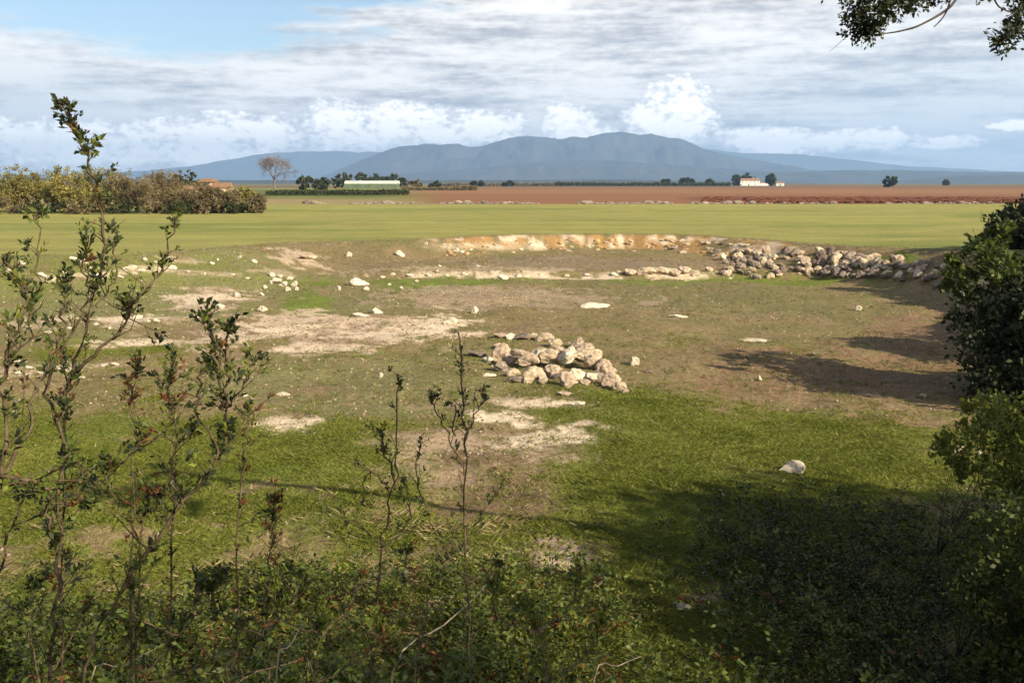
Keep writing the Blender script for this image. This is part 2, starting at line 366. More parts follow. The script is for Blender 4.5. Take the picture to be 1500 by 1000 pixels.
# (px, py, half width, half height, albedo, strength, tilt)  -- read off the photo, laid on the ground as world ellipses
PATCH = [
    (250, 425, 360, 62, (.215, .215, .075), 1.0, 0), (120, 400, 240, 26, A_GREEN, .6, 0), (560, 560, 320, 50, (.225, .21, .08), .9, 0), (1050, 440, 320, 26, (.20, .185, .07), .7, 0), (560, 440, 200, 24, (.215, .195, .08), .8, 0),
    (1130, 660, 420, 85, A_GREEN, 1.0, 0), (1300, 640, 250, 50, A_GREEN, .5, 0), (950, 700, 220, 90, A_GREEN, .9, 0),
    (300, 720, 380, 110, A_VIVID, .95, 0), (60, 660, 260, 60, A_VIVID, .7, 0), (460, 640, 130, 30, A_GREEN, .7, 0),
    (850, 920, 700, 150, A_GREEN, .95, 0), (1050, 780, 320, 100, A_VIVID, .8, 0), (230, 900, 420, 120, A_GREEN, .8, 0),
    (900, 578, 90, 14, A_VIVID, .9, 0), (560, 575, 180, 40, (.20, .18, .075), .8, 0),
    (230, 505, 150, 14, A_GREEN, .8, 0), (450, 447, 42, 24, A_VIVID, 1, 0), (470, 412, 35, 10, A_VIVID, 1, 0),
    (640, 413, 150, 7, A_VIVID, 1.2, 0), (620, 420, 60, 7, A_VIVID, .9, 0), (1130, 411, 170, 7, A_VIVID, 1.1, 0), (940, 413, 60, 5, A_VIVID, .9, 0),
    (1000, 440, 300, 22, (.19, .17, .07), .5, 0),
    (860, 388, 230, 11, (.27, .20, .13), .9, 0), (560, 385, 130, 24, (.24, .18, .09), .8, 0),
    (740, 437, 190, 15, A_PINK, .7, 0), (1250, 560, 300, 56, (.26, .16, .088), .85, 0), (1400, 520, 170, 80, (.25, .155, .09), .8, 0), (1330, 600, 190, 20, A_SOIL, .6, 0),
    (880, 530, 160, 40, (.24, .19, .085), .5, 0),
    (470, 488, 215, 26, A_PINK, 1.3, 0), (600, 482, 100, 17, A_PALE, 1.2, 0), (440, 475, 100, 14, A_PALE, 1.1, 0), (360, 494, 70, 12, A_PALE, 1.1, 0), (480, 510, 90, 8, A_PALE, 1, 0),
    (655, 472, 26, 16, A_CREAM, .9, 0), (240, 502, 90, 6, A_PALE, .8, 0), (310, 438, 62, 18, A_PINK, 1, 0), (300, 448, 32, 9, A_PALE, .8, 0), (430, 460, 30, 7, A_PALE, .7, 0),
    (190, 470, 60, 9, A_PALE, .7, 0), (60, 472, 60, 8, A_PALE, .5, 0), (40, 540, 60, 7, A_PALE, .7, 0), (150, 535, 60, 5, A_PALE, .6, 0), (250, 470, 30, 8, A_PALE, .5, 0),
    (215, 395, 40, 5, A_CREAM, .6, 0), (100, 405, 60, 5, A_PALE, .6, 0), (300, 400, 60, 4, A_PALE, .5, 0), (440, 378, 40, 11, A_PALE, .8, 0), (400, 398, 40, 5, A_PALE, .5, 0),
    (260, 380, 40, 4, A_PALE, .5, 0),
    (770, 590, 95, 9, A_PALE, .7, 0), (730, 614, 58, 12, A_CREAM, 1.1, 0), (820, 640, 72, 19, A_CREAM, 1.1, 0), (740, 655, 150, 34, A_PINK, .75, 0), (700, 640, 50, 20, A_PINK, .6, 0),
    (405, 622, 48, 11, A_PALE, 1, 0), (620, 650, 160, 14, A_PINK, .5, 0), (650, 590, 60, 10, A_PINK, .4, 0),
    (740, 730, 100, 60, (.20, .13, .07), .9, 0), (822, 815, 62, 30, A_PINK, 1.1, 0), (815, 820, 32, 14, A_PALE, .9, 0), (700, 850, 110, 50, (.19, .14, .06), .6, 0),
    (1015, 876, 62, 12, (.30, .17, .11), 1, 0), (1060, 855, 80, 12, (.2, .10, .05), .8, 0), (480, 760, 80, 26, (.2, .17, .07), .5, 0),
    (800, 404, 270, 4, A_CREAM, .9, 0), (985, 399, 75, 8, A_CREAM, .9, 0), (700, 396, 160, 5, A_PALE, .4, 0),
    (870, 449, 26, 4, A_CREAM, .8, 0), (1108, 498, 22, 3, A_CREAM, .9, 0), (995, 463, 18, 3, A_PALE, .9, 0), (720, 515, 60, 18, (.25, .21, .10), .5, 0),
    (500, 350, 140, 5, A_VIVID, .25, 0),
    (725, 614, 56, 11, A_CREAM, 1.3, 0), (768, 622, 40, 8, A_CREAM, 1.1, 0), (822, 641, 70, 16, A_CREAM, 1.3, 0), (770, 592, 60, 5, A_CREAM, .9, 0), (845, 592, 34, 4, A_CREAM, 1, 0), (408, 622, 46, 9, A_CREAM, 1.1, 0),
    (822, 822, 72, 36, A_PINK, 1.4, 0), (818, 820, 44, 16, A_PALE, 1.1, 0), (640, 478, 40, 12, A_CREAM, 1, 0), (560, 490, 110, 5, A_CREAM, .8, 0), (400, 482, 70, 7, A_CREAM, .8, 0), (450, 512, 90, 4, A_CREAM, .8, 0), (520, 470, 90, 4, A_PALE, .9, 0),
    (300, 436, 50, 9, A_CREAM, .8, 0), (210, 500, 70, 4, A_CREAM, .9, 0), (60, 545, 70, 5, A_CREAM, .7, 0), (170, 466, 70, 5, A_CREAM, .8, 0), (120, 404, 60, 4, A_CREAM, .7, 0), (1010, 876, 44, 6, A_PINK, 1, 0), (660, 700, 110, 16, A_PINK, .5, 0)]

def build_ground():
    q = 1.0105
    r = 1.2 * q ** np.arange(int(math.log(15000 / 1.2) / math.log(q)) + 2)
    th = np.concatenate([np.radians(np.linspace(-180, -44, 46)[:-1]), np.radians(np.arange(-44, 44, .17)), np.radians(np.linspace(44, 180, 46)[:-1])])
    nr, na = len(r), len(th)
    R, T = np.meshgrid(r, th, indexing='ij')
    X = (R * np.sin(T)).ravel(); Y = (R * np.cos(T)).ravel()
    X = np.append(X, 0); Y = np.append(Y, 0)
    Z, sd = H(X, Y)
    rr = np.hypot(X, Y)
    # ---- cover and albedo
    C = np.tile(np.array(A_OLIVE), (len(X), 1)); green = np.full(len(X), .35); grit = np.full(len(X), .55)
    big = fbm(X * .22, Y * .22, 61, 5); mid = fbm(X * .9, Y * .9, 67, 5)
    def blend(w, colr, g=None, gt=None):
        nonlocal C, green, grit
        w = np.clip(w, 0, 1); C += (np.array(colr) - C) * w[:, None]
        if g is not None: green += (g - green) * w
        if gt is not None: grit += (gt - grit) * w
    near = rr < 75; idx = np.nonzero(near)[0]
    bare = sst(mid * .6 + big * .4, .50, .60)
    blend(bare * .5, A_SOIL, .1, .7); blend(sst(1 - (mid * .5 + big * .5), .48, .6) * .5, (.17, .165, .06), .6, .4)
    xs, ys = X[idx], Y[idx]
    wob = (fbm(xs * .8, ys * .8, 71, 4) - .5) + 1.1 * (fbm(xs * 3, ys * 3, 73, 4) - .5)
    gi, ti, Ci = green[idx], grit[idx], C[idx]
    for (px, py, rx, ry, colr, st, tl) in PATCH:
        c = gp(px, py); u = gp(px, py - ry) ; d = gp(px, py + ry)
        hw = rx / F * c.y; hd = max((u.y - d.y) / 2, .12); cy = (u.y + d.y) / 2
        # ellipse axis runs along the sight line of the ground there
        vx, vy = c.x / math.hypot(c.x, c.y), c.y / math.hypot(c.x, c.y)
        dx = xs - cy * c.x / c.y; dy = ys - cy
        along = dx * vx + dy * vy; across = dx * vy - dy * vx
        d2 = (across / hw) ** 2 + (along / hd) ** 2
        small = min(hw, hd)
        w = sst(1 - np.sqrt(d2) + wob * (1.5 if small > .5 else .95), .0, .16) * st
        w = np.clip(w, 0, 1); Ci += (np.array(colr) - Ci) * w[:, None]
        isg = colr in (A_GREEN, A_VIVID); isp = colr in (A_PALE, A_CREAM, A_PINK)
        gi += ((.95 if isg else .02 if isp else .3) - gi) * w; ti += ((.12 if isg else .8 if not colr == A_CREAM else .4) - ti) * w
    green[idx], grit[idx], C[idx] = gi, ti, Ci
    # ochre face of the far rim
    face = sst(sd, -.5, .2) * (1 - sst(sd, 2.0, 3.0)) * sst(Y, 44, 50) * sst(X, -5.5, -3) * (1 - sst(X, 13, 15))
    blend(face * sst(fbm(X * 1.2, Y * .5, 81, 4), .3, .5), A_ORANGE, 0, .9)
    blend(face * sst(fbm(X * 1.7 + 9, Y * .7, 83, 4), .5, .62) * .9, A_CREAM, 0, .9)
    blend(face * sst(sd, 1.2, 2.2) * .5 * (1 - sst(X, -1, 3)), A_CREAM, 0, .9)
    lip = sst(sd, -1.2, -.6) * (1 - sst(sd, .1, .5)) * sst(Y, 35, 40)
    blend(lip * .8 * sst(X, -8, -2), (.20, .155, .07), .5, .5)
    # the land outside: crop field, then the ploughed land, then fields out of sight
    out = sst(-sd, .0, 1.3)
    wv = .5 * fbm(X * .05, Y * .02, 91, 4) + .5 * fbm(X * .03, Y * .45, 92, 4); row = .5 + .5 * np.sin((Y + .06 * X) * .9 + 3 * fbm(X * .02, Y * .02, 93, 2))
    fc = np.array(A_FIELD)[None, :] * (1 + (wv - .5)[:, None] * .5) * (1 + .13 * (row - .5)[:, None])
    fg = out * sst(Y, 30, 38)
    C += (fc - C) * fg[:, None]; green += (.9 - green) * fg; grit += (.1 - grit) * fg
    dk = fg * sst(fbm(X * .04 + 3, Y * .11, 95, 3), .56, .64) * (rr < 120); blend(dk * .65, (.19, .225, .05))
    bx = X / np.maximum(Y, 1)
    t_ = 146 + 8 * (fbm(X * .02, Y * 0, 97, 2) - .5)
    plough = sst(Y, t_ - 3, t_ + 3) * sst(bx, -.16, -.06)
    lines = .5 + .5 * np.sin(Y * .35 + X * .02)
    blend(plough, A_RED, .05, .3)
    blend(plough * (1 - sst(Y, 195, 235)) * sst(bx + .10 * (fbm(X * .03, Y * .05, 99, 3) - .5), .17, .23), A_DKRED, 0, .2)
    blend(plough * sst(Y, 260, 300) * (1 - sst(Y, 420, 520)) * .35, (.36, .21, .10))
    left = sst(Y, t_ - 3, t_ + 3) * (1 - sst(bx, -.16, -.06))
    blend(left * sst(fbm(X * .01, Y * .016, 103, 3), .42, .55), (.15, .17, .045)); blend(left * (1 - sst(Y, 170, 200)) * .8, (.36, .26, .13)); blend(left * sst(Y, 205, 225) * (1 - sst(Y, 245, 260)), (.07, .095, .018))
    edge = sst(Y, t_ - 6, t_ - 3) * (1 - sst(Y, t_ + 2, t_ + 5)); blend(edge * .35 * sst(fbm(X * .3, Y * .3, 105, 3), .4, .6), (.40, .30, .19))
    farw = sst(Y, 560, 640); fv = fbm(X * .0016, Y * .0028, 107, 4)
    blend(farw, (.24, .235, .08), .5, 0); blend(farw * sst(fv, .5, .56), (.20, .13, .07)); blend(farw * sst(1 - fv, .54, .6), (.10, .12, .04))
    blend(sst(rr, 2500, 5000), (.07, .085, .04))
    side = (1 - sst(Y, -10, 25)) * out * (rr < 900); blend(side * .8, (.17, .16, .06), .6, .3)
    # faces
    i = np.arange(nr - 1)[:, None] * na; j = np.arange(na)[None, :]; j2 = (j + 1) % na
    Q = np.stack([i + j, i + j2, i + na + j2, i + na + j], -1).reshape(-1, 4)
    Q = Q[:, ::-1].copy()
    cen_y = Y[Q].mean(1); cen_x = X[Q].mean(1); csd = sd[Q].mean(1); cbx = cen_x / np.maximum(cen_y, 1)
    reg = np.zeros(len(Q), int)
    tq = t_[Q].mean(1)
    reg[(csd < -.2) & (cen_y > 33) & (cen_y <= tq)] = 1
    reg[(cen_y > tq) & (cbx > -.11) & (cen_y < 600)] = 2
    reg[((cen_y > tq) & (cbx <= -.11)) | (cen_y >= 600)] = 3
    V = np.stack([X, Y, Z], 1); att = np.stack([green, grit, np.zeros_like(green)], 1)
    # soil flecks only where short turf, not on crops
    att[:, 2] = np.where(rr < 60, np.clip(green * (1 - fg) * .6 + .15, 0, 1), 0)
    mat = ground_material('turf_and_soil')
    centre = len(X) - 1
    for k, nm in enumerate(('ground', 'crop_field', 'ploughed_field', 'distant_fields')):
        q_ = Q[reg == k]; used = np.unique(q_)
        tri = None
        if k == 0: used = np.append(used, centre) if centre not in used else used
        mp = np.full(len(X), -1); mp[used] = np.arange(len(used))
        fl = mp[q_]
        me = npmesh(nm, V[used], fl, mat, True)
        ca = me.attributes.new('albedo', 'FLOAT_COLOR', 'POINT'); ca.data.foreach_set('color', np.concatenate([C[used] * .70, np.ones((len(used), 1))], 1).astype(np.float32).ravel())
        cb = me.attributes.new('cover', 'FLOAT_COLOR', 'POINT'); cb.data.foreach_set('color', np.concatenate([att[used], np.ones((len(used), 1))], 1).astype(np.float32).ravel())
        o = link(nm, me); tag(o, kind='structure')
    # small cap under the camera so that the sheet is closed
    kk = np.arange(na); Vc = np.concatenate([V[:na], [[0, 0, Z[-1]]]]); Fc = np.stack([kk, np.full(na, na), (kk + 1) % na], 1)
    return X, Y, Z, green, sd, V
GX, GY, GZ, GG, GS, _V = build_ground()
# sampler of the green amount for scattering
def near_green(x, y):
    q = 1.0105; na_th = None
    return None

# ------------------------------------------------------------------ distant relief
M_mtn = simple('mountain_scrub', (.028, .036, .032), (.075, .066, .055), .0022, .95, .3, (.06, .058, .042), bscale=.01, bdist=20, space='World')
M_hill = simple('hill_scrub', (.03, .04, .022), (.07, .065, .035), .004, .95, .2, bscale=.02, bdist=6, space='World')
def ridge(name, prof, dist, depth, seed, mat, rough=.04, n=380, m=40):
    pxs = np.array([p[0] for p in prof], float); pys = np.array([p[1] for p in prof], float)
    u = np.linspace(pxs[0], pxs[-1], n); hgt = np.interp(u, pxs, pys)
    # soften
    k = np.hanning(27); k /= k.sum(); hgt = np.convolve(np.pad(hgt, 13, 'edge'), k, 'valid')
    hm = np.maximum(268 - hgt, -1) / F * dist + CAMZ
    t = np.linspace(-1, 1, m)
    V = []
    for ti in t:
        dd = dist + ti * depth
        x = (u - 750) / F * dist * (1 + .1 * ti * 0); y = np.full(n, dd)
        fall = 1 - sst(np.array([abs(ti)]), 0, 1)[0] ** .9
        nz = (np.abs(fbm(x / dist * 26, dd / dist * 26 + 0 * x, seed, 5, .55) - .5) * 2)
        z = hm * fall * (1 + (-nz * 1.1) * (abs(ti) ** .6) * (1 if abs(ti) > .02 else 0))
        z = z + hm * rough * (fbm(x / dist * 60, dd / dist * 60 + 0 * x, seed + 3, 4) - .5) * (fall)
        V.append(np.stack([x, y, np.maximum(z, -1) - .5], 1))
    V = np.concatenate(V)
    i = np.arange(m - 1)[:, None] * n; j = np.arange(n - 1)[None, :]
    Q = np.stack([i + j, i + j + 1, i + n + j + 1, i + n + j], -1).reshape(-1, 4)
    o = link(name, npmesh(name, V, Q, mat, True)); tag(o, kind='structure'); return o
ridge('mountain', [(420, 270), (470, 262), (510, 246), (540, 232), (590, 214), (625, 209), (660, 209), (700, 217), (735, 206), (770, 199), (800, 203), (830, 203), (870, 198), (900, 195), (960, 198), (1005, 208), (1040, 222), (1070, 230), (1110, 236), (1150, 243), (1200, 251), (1300, 262), (1350, 270)], 9500, 1500, 11, M_mtn)
ridge('far_mountain', [(-500, 263), (-200, 257), (60, 256), (200, 252), (290, 244), (350, 232), (400, 224), (450, 221), (520, 224), (600, 222), (700, 220), (900, 215), (1000, 214), (1100, 226), (1180, 226), (1250, 236), (1330, 244), (1420, 249), (1500, 252), (1800, 256), (2200, 268)], 14200, 700, 15, M_mtn, .02)
ridge('foothill', [(380, 270), (470, 262), (560, 256), (680, 248), (760, 240), (840, 234), (900, 236), (980, 242), (1060, 246), (1150, 254), (1260, 262), (1320, 270)], 7600, 800, 19, M_mtn, .06)
ridge('plateau', [(1000, 270), (1060, 258), (1110, 252), (1200, 250), (1290, 249), (1400, 251), (1500, 252), (1800, 253), (2200, 258), (2400, 270)], 7000, 900, 23, M_hill, .05)
ridge('plateau', [(1280, 270), (1340, 262), (1400, 257), (1500, 255), (1800, 254), (2300, 262)], 5200, 500, 27, M_hill, .05)
ridge('low_rise', [(-600, 262), (-100, 259), (200, 262), (330, 264), (700, 264), (900, 263), (1100, 266), (1250, 270)], 3600, 400, 29, M_hill, .10)

# ------------------------------------------------------------------ rocks
def rock_mesh(name, seed, mat, flat=1.0, cuts=9, sub=3, holes=0, sharp=.25):
    import bmesh
    bm = bmesh.new(); bmesh.ops.create_icosphere(bm, subdivisions=sub, radius=1)
    rg = random.Random(seed)
    pl = []
    for k in range(cuts):
        v = Vector((rg.gauss(0, 1), rg.gauss(0, 1), rg.gauss(0, 1))).normalized(); pl.append((v, rg.uniform(.52, .85)))
    P = np.array([v.co for v in bm.verts])
    for v in bm.verts:
        p = v.co.copy()
        for (nv, d) in pl:
            s = p.dot(nv) - d
            if s > 0: p -= nv * s * .9
        v.co = p
    P = np.array([v.co for v in bm.verts])
    nz = fbm(P[:, 0] * 2.2 + P[:, 2] * 1.7 + seed, P[:, 1] * 2.2 - P[:, 2] * 1.3, seed, 4) - .5
    nz2 = np.abs(fbm(P[:, 0] * 3 - P[:, 2] * 2.7 + seed, P[:, 1] * 3 + P[:, 2] * 2, seed + 5, 3) - .5)
    for v, a, b in zip(bm.verts, nz, nz2):
        v.co *= 1 + a * sharp * 2 - (.32 * max(0, .12 - b) / .12) * .5
        v.co.z *= flat
    me = bpy.data.meshes.new(name); bm.to_mesh(me); bm.free(); me.materials.append(mat)
    return me
RK = [rock_mesh('rock', s, M_rock, cuts=14, sharp=.3) for s in (1, 2, 3, 4, 5)]
RW = [rock_mesh('rock', s, M_white, sharp=.18) for s in (11, 12, 13, 14)]
RG = [rock_mesh('rock', s, M_grey, cuts=12, sub=3, sharp=.15) for s in (21, 22, 23, 24, 25)]
RO = [rock_mesh('rock', s, M_orange, cuts=12, sub=3, sharp=.15) for s in (31, 32, 33)]
RS_ = [rock_mesh('stone', s, M_white, sub=2, sharp=.2) for s in (41, 42, 43)]
for ms in (RK, RW, RG, RO, RS_):
    for me in ms: pass
ORD = 'leftmost,second from the left,third from the left,fourth from the left,fifth from the left,sixth from the left,seventh from the left,eighth from the left,ninth from the left,tenth from the left,eleventh from the left,twelfth from the left,thirteenth from the left,fourteenth from the left,fifteenth from the left,sixteenth from the left,seventeenth from the left,eighteenth from the left,nineteenth from the left,twentieth from the left,twenty-first from the left'.split(',')
def row(pts, fmt, group, ms, **kw):
    """a row of alike stones, told apart by their order from left to right"""
    for i, (a, b, w, h) in enumerate(sorted(pts)):
        lab = fmt % (ORD[i] if i < len(pts) - 1 else 'rightmost'); put_rock(ms, a, b, w, h, lab, group, **kw)
ROCKS = []
def put_rock(meshes, px, py, w, h, label=None, group=None, depthr=.8, rz=None, tilt=.15, sink=.38, name='rock', parent=None, cat='rock', lift=0.0, k=None):
    """px,py = centre of the rock in the photo; w,h its size there in pixels"""
    g = gp(px, py + h * .42)
    r = g.y; s = r / F
    me = meshes[random.randrange(len(meshes)) if k is None else k]
    o = link(name, me, parent)
    hw, hh = w * s * .56, max(h * s * .62, .03)
    o.scale = (hw, max(hw * depthr, hh * .8), hh)
    o.rotation_euler = (random.uniform(-tilt, tilt), random.uniform(-tilt, tilt), random.uniform(-.5, .5) if rz is None else rz)
    yy = g.y + o.scale[1] * .5
    o.location = (g.x, yy, hz(g.x, yy) + hh * (1 - sink) - hh * .38 + lift)
    ROCKS.append((g.x, yy, o.scale[0], o.scale[1]))
    if label: tag(o, label, cat, group)
    return o
GP = 'rocks of the pile in the middle of the basin'
TIERS = [  # name of the tier, meshes, rows of (px, py, w, h, lift, mesh)
    ('the arc at the back', RW, [(733, 491, 16, 9, 0), (749, 494, 18, 8, 0), (765, 493, 20, 9, 0), (782, 492, 20, 9, 0), (799, 494, 20, 12, 0), (813, 502, 18, 12, 0), (818, 512, 14, 9, 0)]),
    ('the left end', RK, [(698, 518, 22, 9, 0), (716, 527, 16, 8, 0), (729, 506, 14, 12, 0), (736, 518, 20, 26, .02), (734, 536, 20, 18, 0), (749, 528, 18, 12, .05), (763, 532, 26, 13, .14)]),
    ('the lower tier', RK, [(757, 555, 22, 10, 0), (752, 545, 16, 12, 0), (783, 549, 26, 24, 0), (797, 556, 18, 12, 0), (812, 545, 22, 16, .03), (833, 557, 24, 20, 0), (845, 548, 22, 18, 0), (866, 552, 20, 14, 0), (858, 560, 14, 8, 0), (880, 552, 18, 14, 0)]),
    ('the upper tier', RK, [(776, 531, 24, 18, .06), (792, 527, 24, 16, .08), (810, 530, 28, 18, .12), (831, 531, 30, 18, .14), (851, 529, 26, 18, .12), (870, 532, 26, 20, .08), (885, 537, 18, 16, .04), (792, 515, 24, 12, .0), (806, 519, 22, 12, .02), (846, 506, 18, 14, .04), (857, 515, 24, 13, .06), (838, 516, 16, 12, .02), (873, 519, 18, 12, .02)]),
    ('the right hand trail', RW, [(890, 547, 20, 20, .02), (898, 556, 22, 20, 0), (907, 565, 20, 16, 0), (888, 563, 14, 10, 0), (916, 572, 12, 8, 0), (898, 543, 12, 10, 0)])]
random.seed(11)
for (tn, ms, st) in TIERS:
    st = sorted(st)
    for i, (px, py, w, h, lf) in enumerate(st):
        put_rock((RG if random.random() < .12 else RK) if random.random() < .75 else RW, px, py, w * 1.28, h * 1.12, 'cream rock %s in %s of the rock pile' % (ORD[i] if i < len(st) - 1 else 'rightmost', tn), GP, tilt=.35, sink=.18, lift=lf * 1.2, depthr=.95)
pile = [
    (RW, 930, 527, 20, 18, 'white rock on its own just right of the pile', dict(k=2)),
    (RG, 950, 543, 16, 8, 'small dark stone beside the lone white rock', dict(k=0)),
    (RG, 818, 549, 26, 16, 'dark stone wedged inside the hollow of the pile', dict(k=1, sink=.4)),
    (RG, 876, 545, 20, 12, 'dark stone under the right shoulder of the pile', dict(k=2)),
    (RW, 715, 549, 22, 7, 'low pale stone in turf left of the pile', dict(k=1)),
]
for (ms, px, py, w, h, lab, kw) in pile: put_rock(ms, px, py, w, h, lab, GP, **kw)
singles = [
    (RW, 1163, 682, 40, 25, 'large white rock lying alone on the lit green turf', dict(k=0, rz=.1, tilt=.1)),
    (RK, 1405, 658, 24, 18, 'grey brown rock in grass in front of the right hand shrub', dict(k=2)),
    (RW, 1437, 663, 10, 8, 'small white stone right of the grey brown rock', dict(k=1)),
    (RW, 1353, 578, 11, 9, 'small pale stone lying in the shade on the right', dict(k=3)),
    (RW, 1258, 450, 13, 11, 'small white stone alone on the brown floor near the stone wall', dict(k=2)),
    (RW, 1113, 553, 6, 10, 'tiny upright pale stone on the bare floor right of the pile', dict(k=1)),
    (RW, 1108, 498, 38, 6, 'long flat pale stone flush with the floor at the right', dict(depthr=.4, k=0, rz=0)),
    (RW, 995, 462, 26, 5, 'flat pale stone flush with the floor above the lone white rock', dict(depthr=.4, k=3, rz=0)),
    (RW, 868, 447, 46, 9, 'flat cream slab on the bare floor behind the pile', dict(depthr=.5, k=1, rz=0)),
    (RW, 695, 453, 10, 15, 'upright cream stone at the right end of the bare track', dict(k=2)),
    (RW, 660, 470, 22, 12, 'cream stone at the tip of the bare track', dict(k=0)),
    (RW, 735, 405, 20, 10, 'square cream stone on the pale inner ledge', dict(k=3)),
    (RW, 585, 371, 15, 10, 'bright stone with a dark left side on the far slope', dict(k=1)),
    (RW, 511, 372, 11, 10, 'bright stone left of its twin on the far slope', dict(k=2)),
    (RW, 624, 356, 6, 5, 'tiny bright stone at the far lip of the basin', dict(k=0)),
    (RK, 450, 376, 28, 9, 'tan rock at the head of the left slope', dict(k=3)),
    (RW, 523, 412, 30, 14, 'cream boulder beside the green strip', dict(k=1)),
    (RW, 536, 422, 12, 8, 'small stone in front of the cream boulder', dict(k=2)),
    (RW, 495, 422, 11, 9, 'small stone left of the cream boulder', dict(k=0)),
    (RW, 551, 454, 18, 12, 'white stone tilted at the end of a flat slab', dict(k=3, tilt=.4)),
    (RW, 527, 461, 30, 7, 'flat slab reaching left from the tilted white stone', dict(k=1, rz=0)),
    (RW, 383, 451, 16, 12, 'pale boulder above the left end of the bare track', dict(k=2)),
    (RW, 345, 431, 16, 10, 'square pale stone on the left bare patch', dict(k=0)),
    (RW, 322, 447, 13, 9, 'cream stone in front of the left bare patch', dict(k=3)),
    (RW, 285, 463, 11, 6, 'small flat stone left of the bare track', dict(k=1)),
    (RW, 413, 577, 22, 6, 'small flat pale stone in the speckled turf', dict(k=2)),
    (RW, 556, 549, 13, 10, 'slanting pale stone in the middle of the speckled turf', dict(k=0, tilt=.4)),
    (RW, 358, 577, 10, 9, 'small pale stone behind the leafy twigs', dict(k=3)),
    (RW, 372, 382, 10, 6, 'little pale stone on the far left slope', dict(k=1)),
    (RW, 1003, 889, 42, 8, 'low pinkish stone at the edge of the deep shade', dict(k=2)),
    (RK, 870, 856, 40, 12, 'brown stone at the foot of the near bare mound', dict(k=3)),
    (RW, 845, 590, 30, 6, 'thin cream slab just in front of the pile', dict(k=0, rz=.1)),
    (RK, 828, 576, 24, 6, 'small pinkish slab between the pile and the bare patch', dict(k=1)),
]
for (ms, px, py, w, h, lab, kw) in singles: put_rock(ms, px, py, w, h, lab, None, **kw)
# knots of stones on the left slope
def knot(pts, label, group):
    row(pts, label, group, RW, tilt=.4, sink=.15)
knot([(398, 402, 10, 7), (404, 411, 16, 9), (414, 416, 16, 8), (424, 408, 12, 7), (431, 416, 10, 9), (420, 424, 14, 7), (434, 423, 8, 8), (410, 404, 8, 6), (396, 414, 8, 6), (388, 420, 8, 6), (383, 431, 8, 5)],
     'white stone %s in the loose knot beside the vivid grass', 'white stones in the loose knot')
pts = [(105, 378, 12, 6), (122, 382, 16, 8), (130, 392, 12, 6), (140, 402, 12, 5), (90, 398, 12, 5), (60, 402, 14, 5), (190, 392, 22, 8), (206, 396, 14, 6), (212, 379, 8, 6), (228, 383, 8, 5), (250, 392, 18, 5), (275, 398, 14, 4), (310, 385, 8, 6), (318, 380, 6, 5), (350, 376, 10, 4), (175, 405, 10, 4), (30, 385, 14, 5), (10, 396, 12, 5), (298, 401, 10, 4), (340, 402, 9, 4), (362, 407, 8, 4)]
row(pts, 'small pale stone %s of those strewn along the far left slope', 'stones strewn along the far left slope', RW, tilt=.3)
pts = [(200, 463, 16, 8), (215, 470, 12, 6), (160, 480, 10, 7), (140, 474, 12, 5), (228, 468, 10, 6), (180, 470, 10, 5), (20, 530, 18, 7), (40, 538, 16, 6), (60, 545, 12, 5), (25, 545, 14, 5), (148, 535, 22, 5), (168, 533, 16, 5), (120, 552, 10, 5), (100, 480, 12, 5), (70, 486, 12, 5), (40, 478, 10, 5)]
row(pts, 'small pale stone %s of those behind the leafy left shrubs', 'stones behind the leafy shrub', RW, tilt=.3)
pts = [(575, 402, 9, 5), (600, 404, 12, 5), (628, 403, 9, 5), (655, 404, 10, 4), (680, 402, 10, 5), (760, 404, 12, 5), (790, 403, 12, 4), (830, 404, 10, 5), (860, 403, 12, 4), (900, 402, 12, 5), (560, 405, 9, 4), (610, 411, 7, 5), (588, 421, 7, 5), (570, 416, 7, 5), (640, 397, 6, 4), (644, 389, 5, 4), (700, 389, 8, 3)]
row(pts, 'small cream stone %s of those along the low inner ledge', 'stones of the low inner ledge', RW, tilt=.2)
pts = [(925, 400, 22, 9), (948, 398, 26, 11), (972, 396, 24, 10), (990, 401, 20, 9), (1005, 396, 22, 11), (1020, 403, 14, 7), (960, 408, 14, 6), (1040, 394, 14, 8)]
row(pts, 'broad cream rock %s where the ledge meets the stone wall', 'cream rocks at the end of the ledge', RK, tilt=.2)

# tumbled wall of rough stones round the right side of the basin
wall = empty('stone_wall', gp(1200, 400), 'long tumbled dry wall of rough brown and pinkish stones on the right rim', 'stone wall')
wt = [(1062, 374), (1100, 362), (1180, 366), (1290, 372), (1360, 380), (1430, 394), (1500, 402), (1560, 408)]
wb = [(1050, 408), (1180, 405), (1290, 404), (1350, 414), (1430, 436), (1500, 460), (1560, 470)]
random.seed(5)
wsts = []
for k in range(290):
    px = random.uniform(1055, 1545) if k > 40 else random.uniform(1060, 1300)
    t = np.interp(px, [p[0] for p in wt], [p[1] for p in wt]); b = np.interp(px, [p[0] for p in wb], [p[1] for p in wb])
    py = t + (b - t) * random.random() ** .9
    s = random.uniform(7, 17) * (1.15 if px > 1180 else .95)
    wsts.append((px, py, s, s * random.uniform(.45, .95)))
wsts.sort(key=lambda a: a[1])
for (px, py, w, h) in wsts:
    rr_ = random.random()
    ms = RG if rr_ < .62 else (RK if rr_ < .94 else RW)
    o = put_rock(ms, px, py, w, h, None, None, tilt=.35, sink=.1, name='stone', parent=None)
    o.parent = wall; o.location = o.location - wall.location
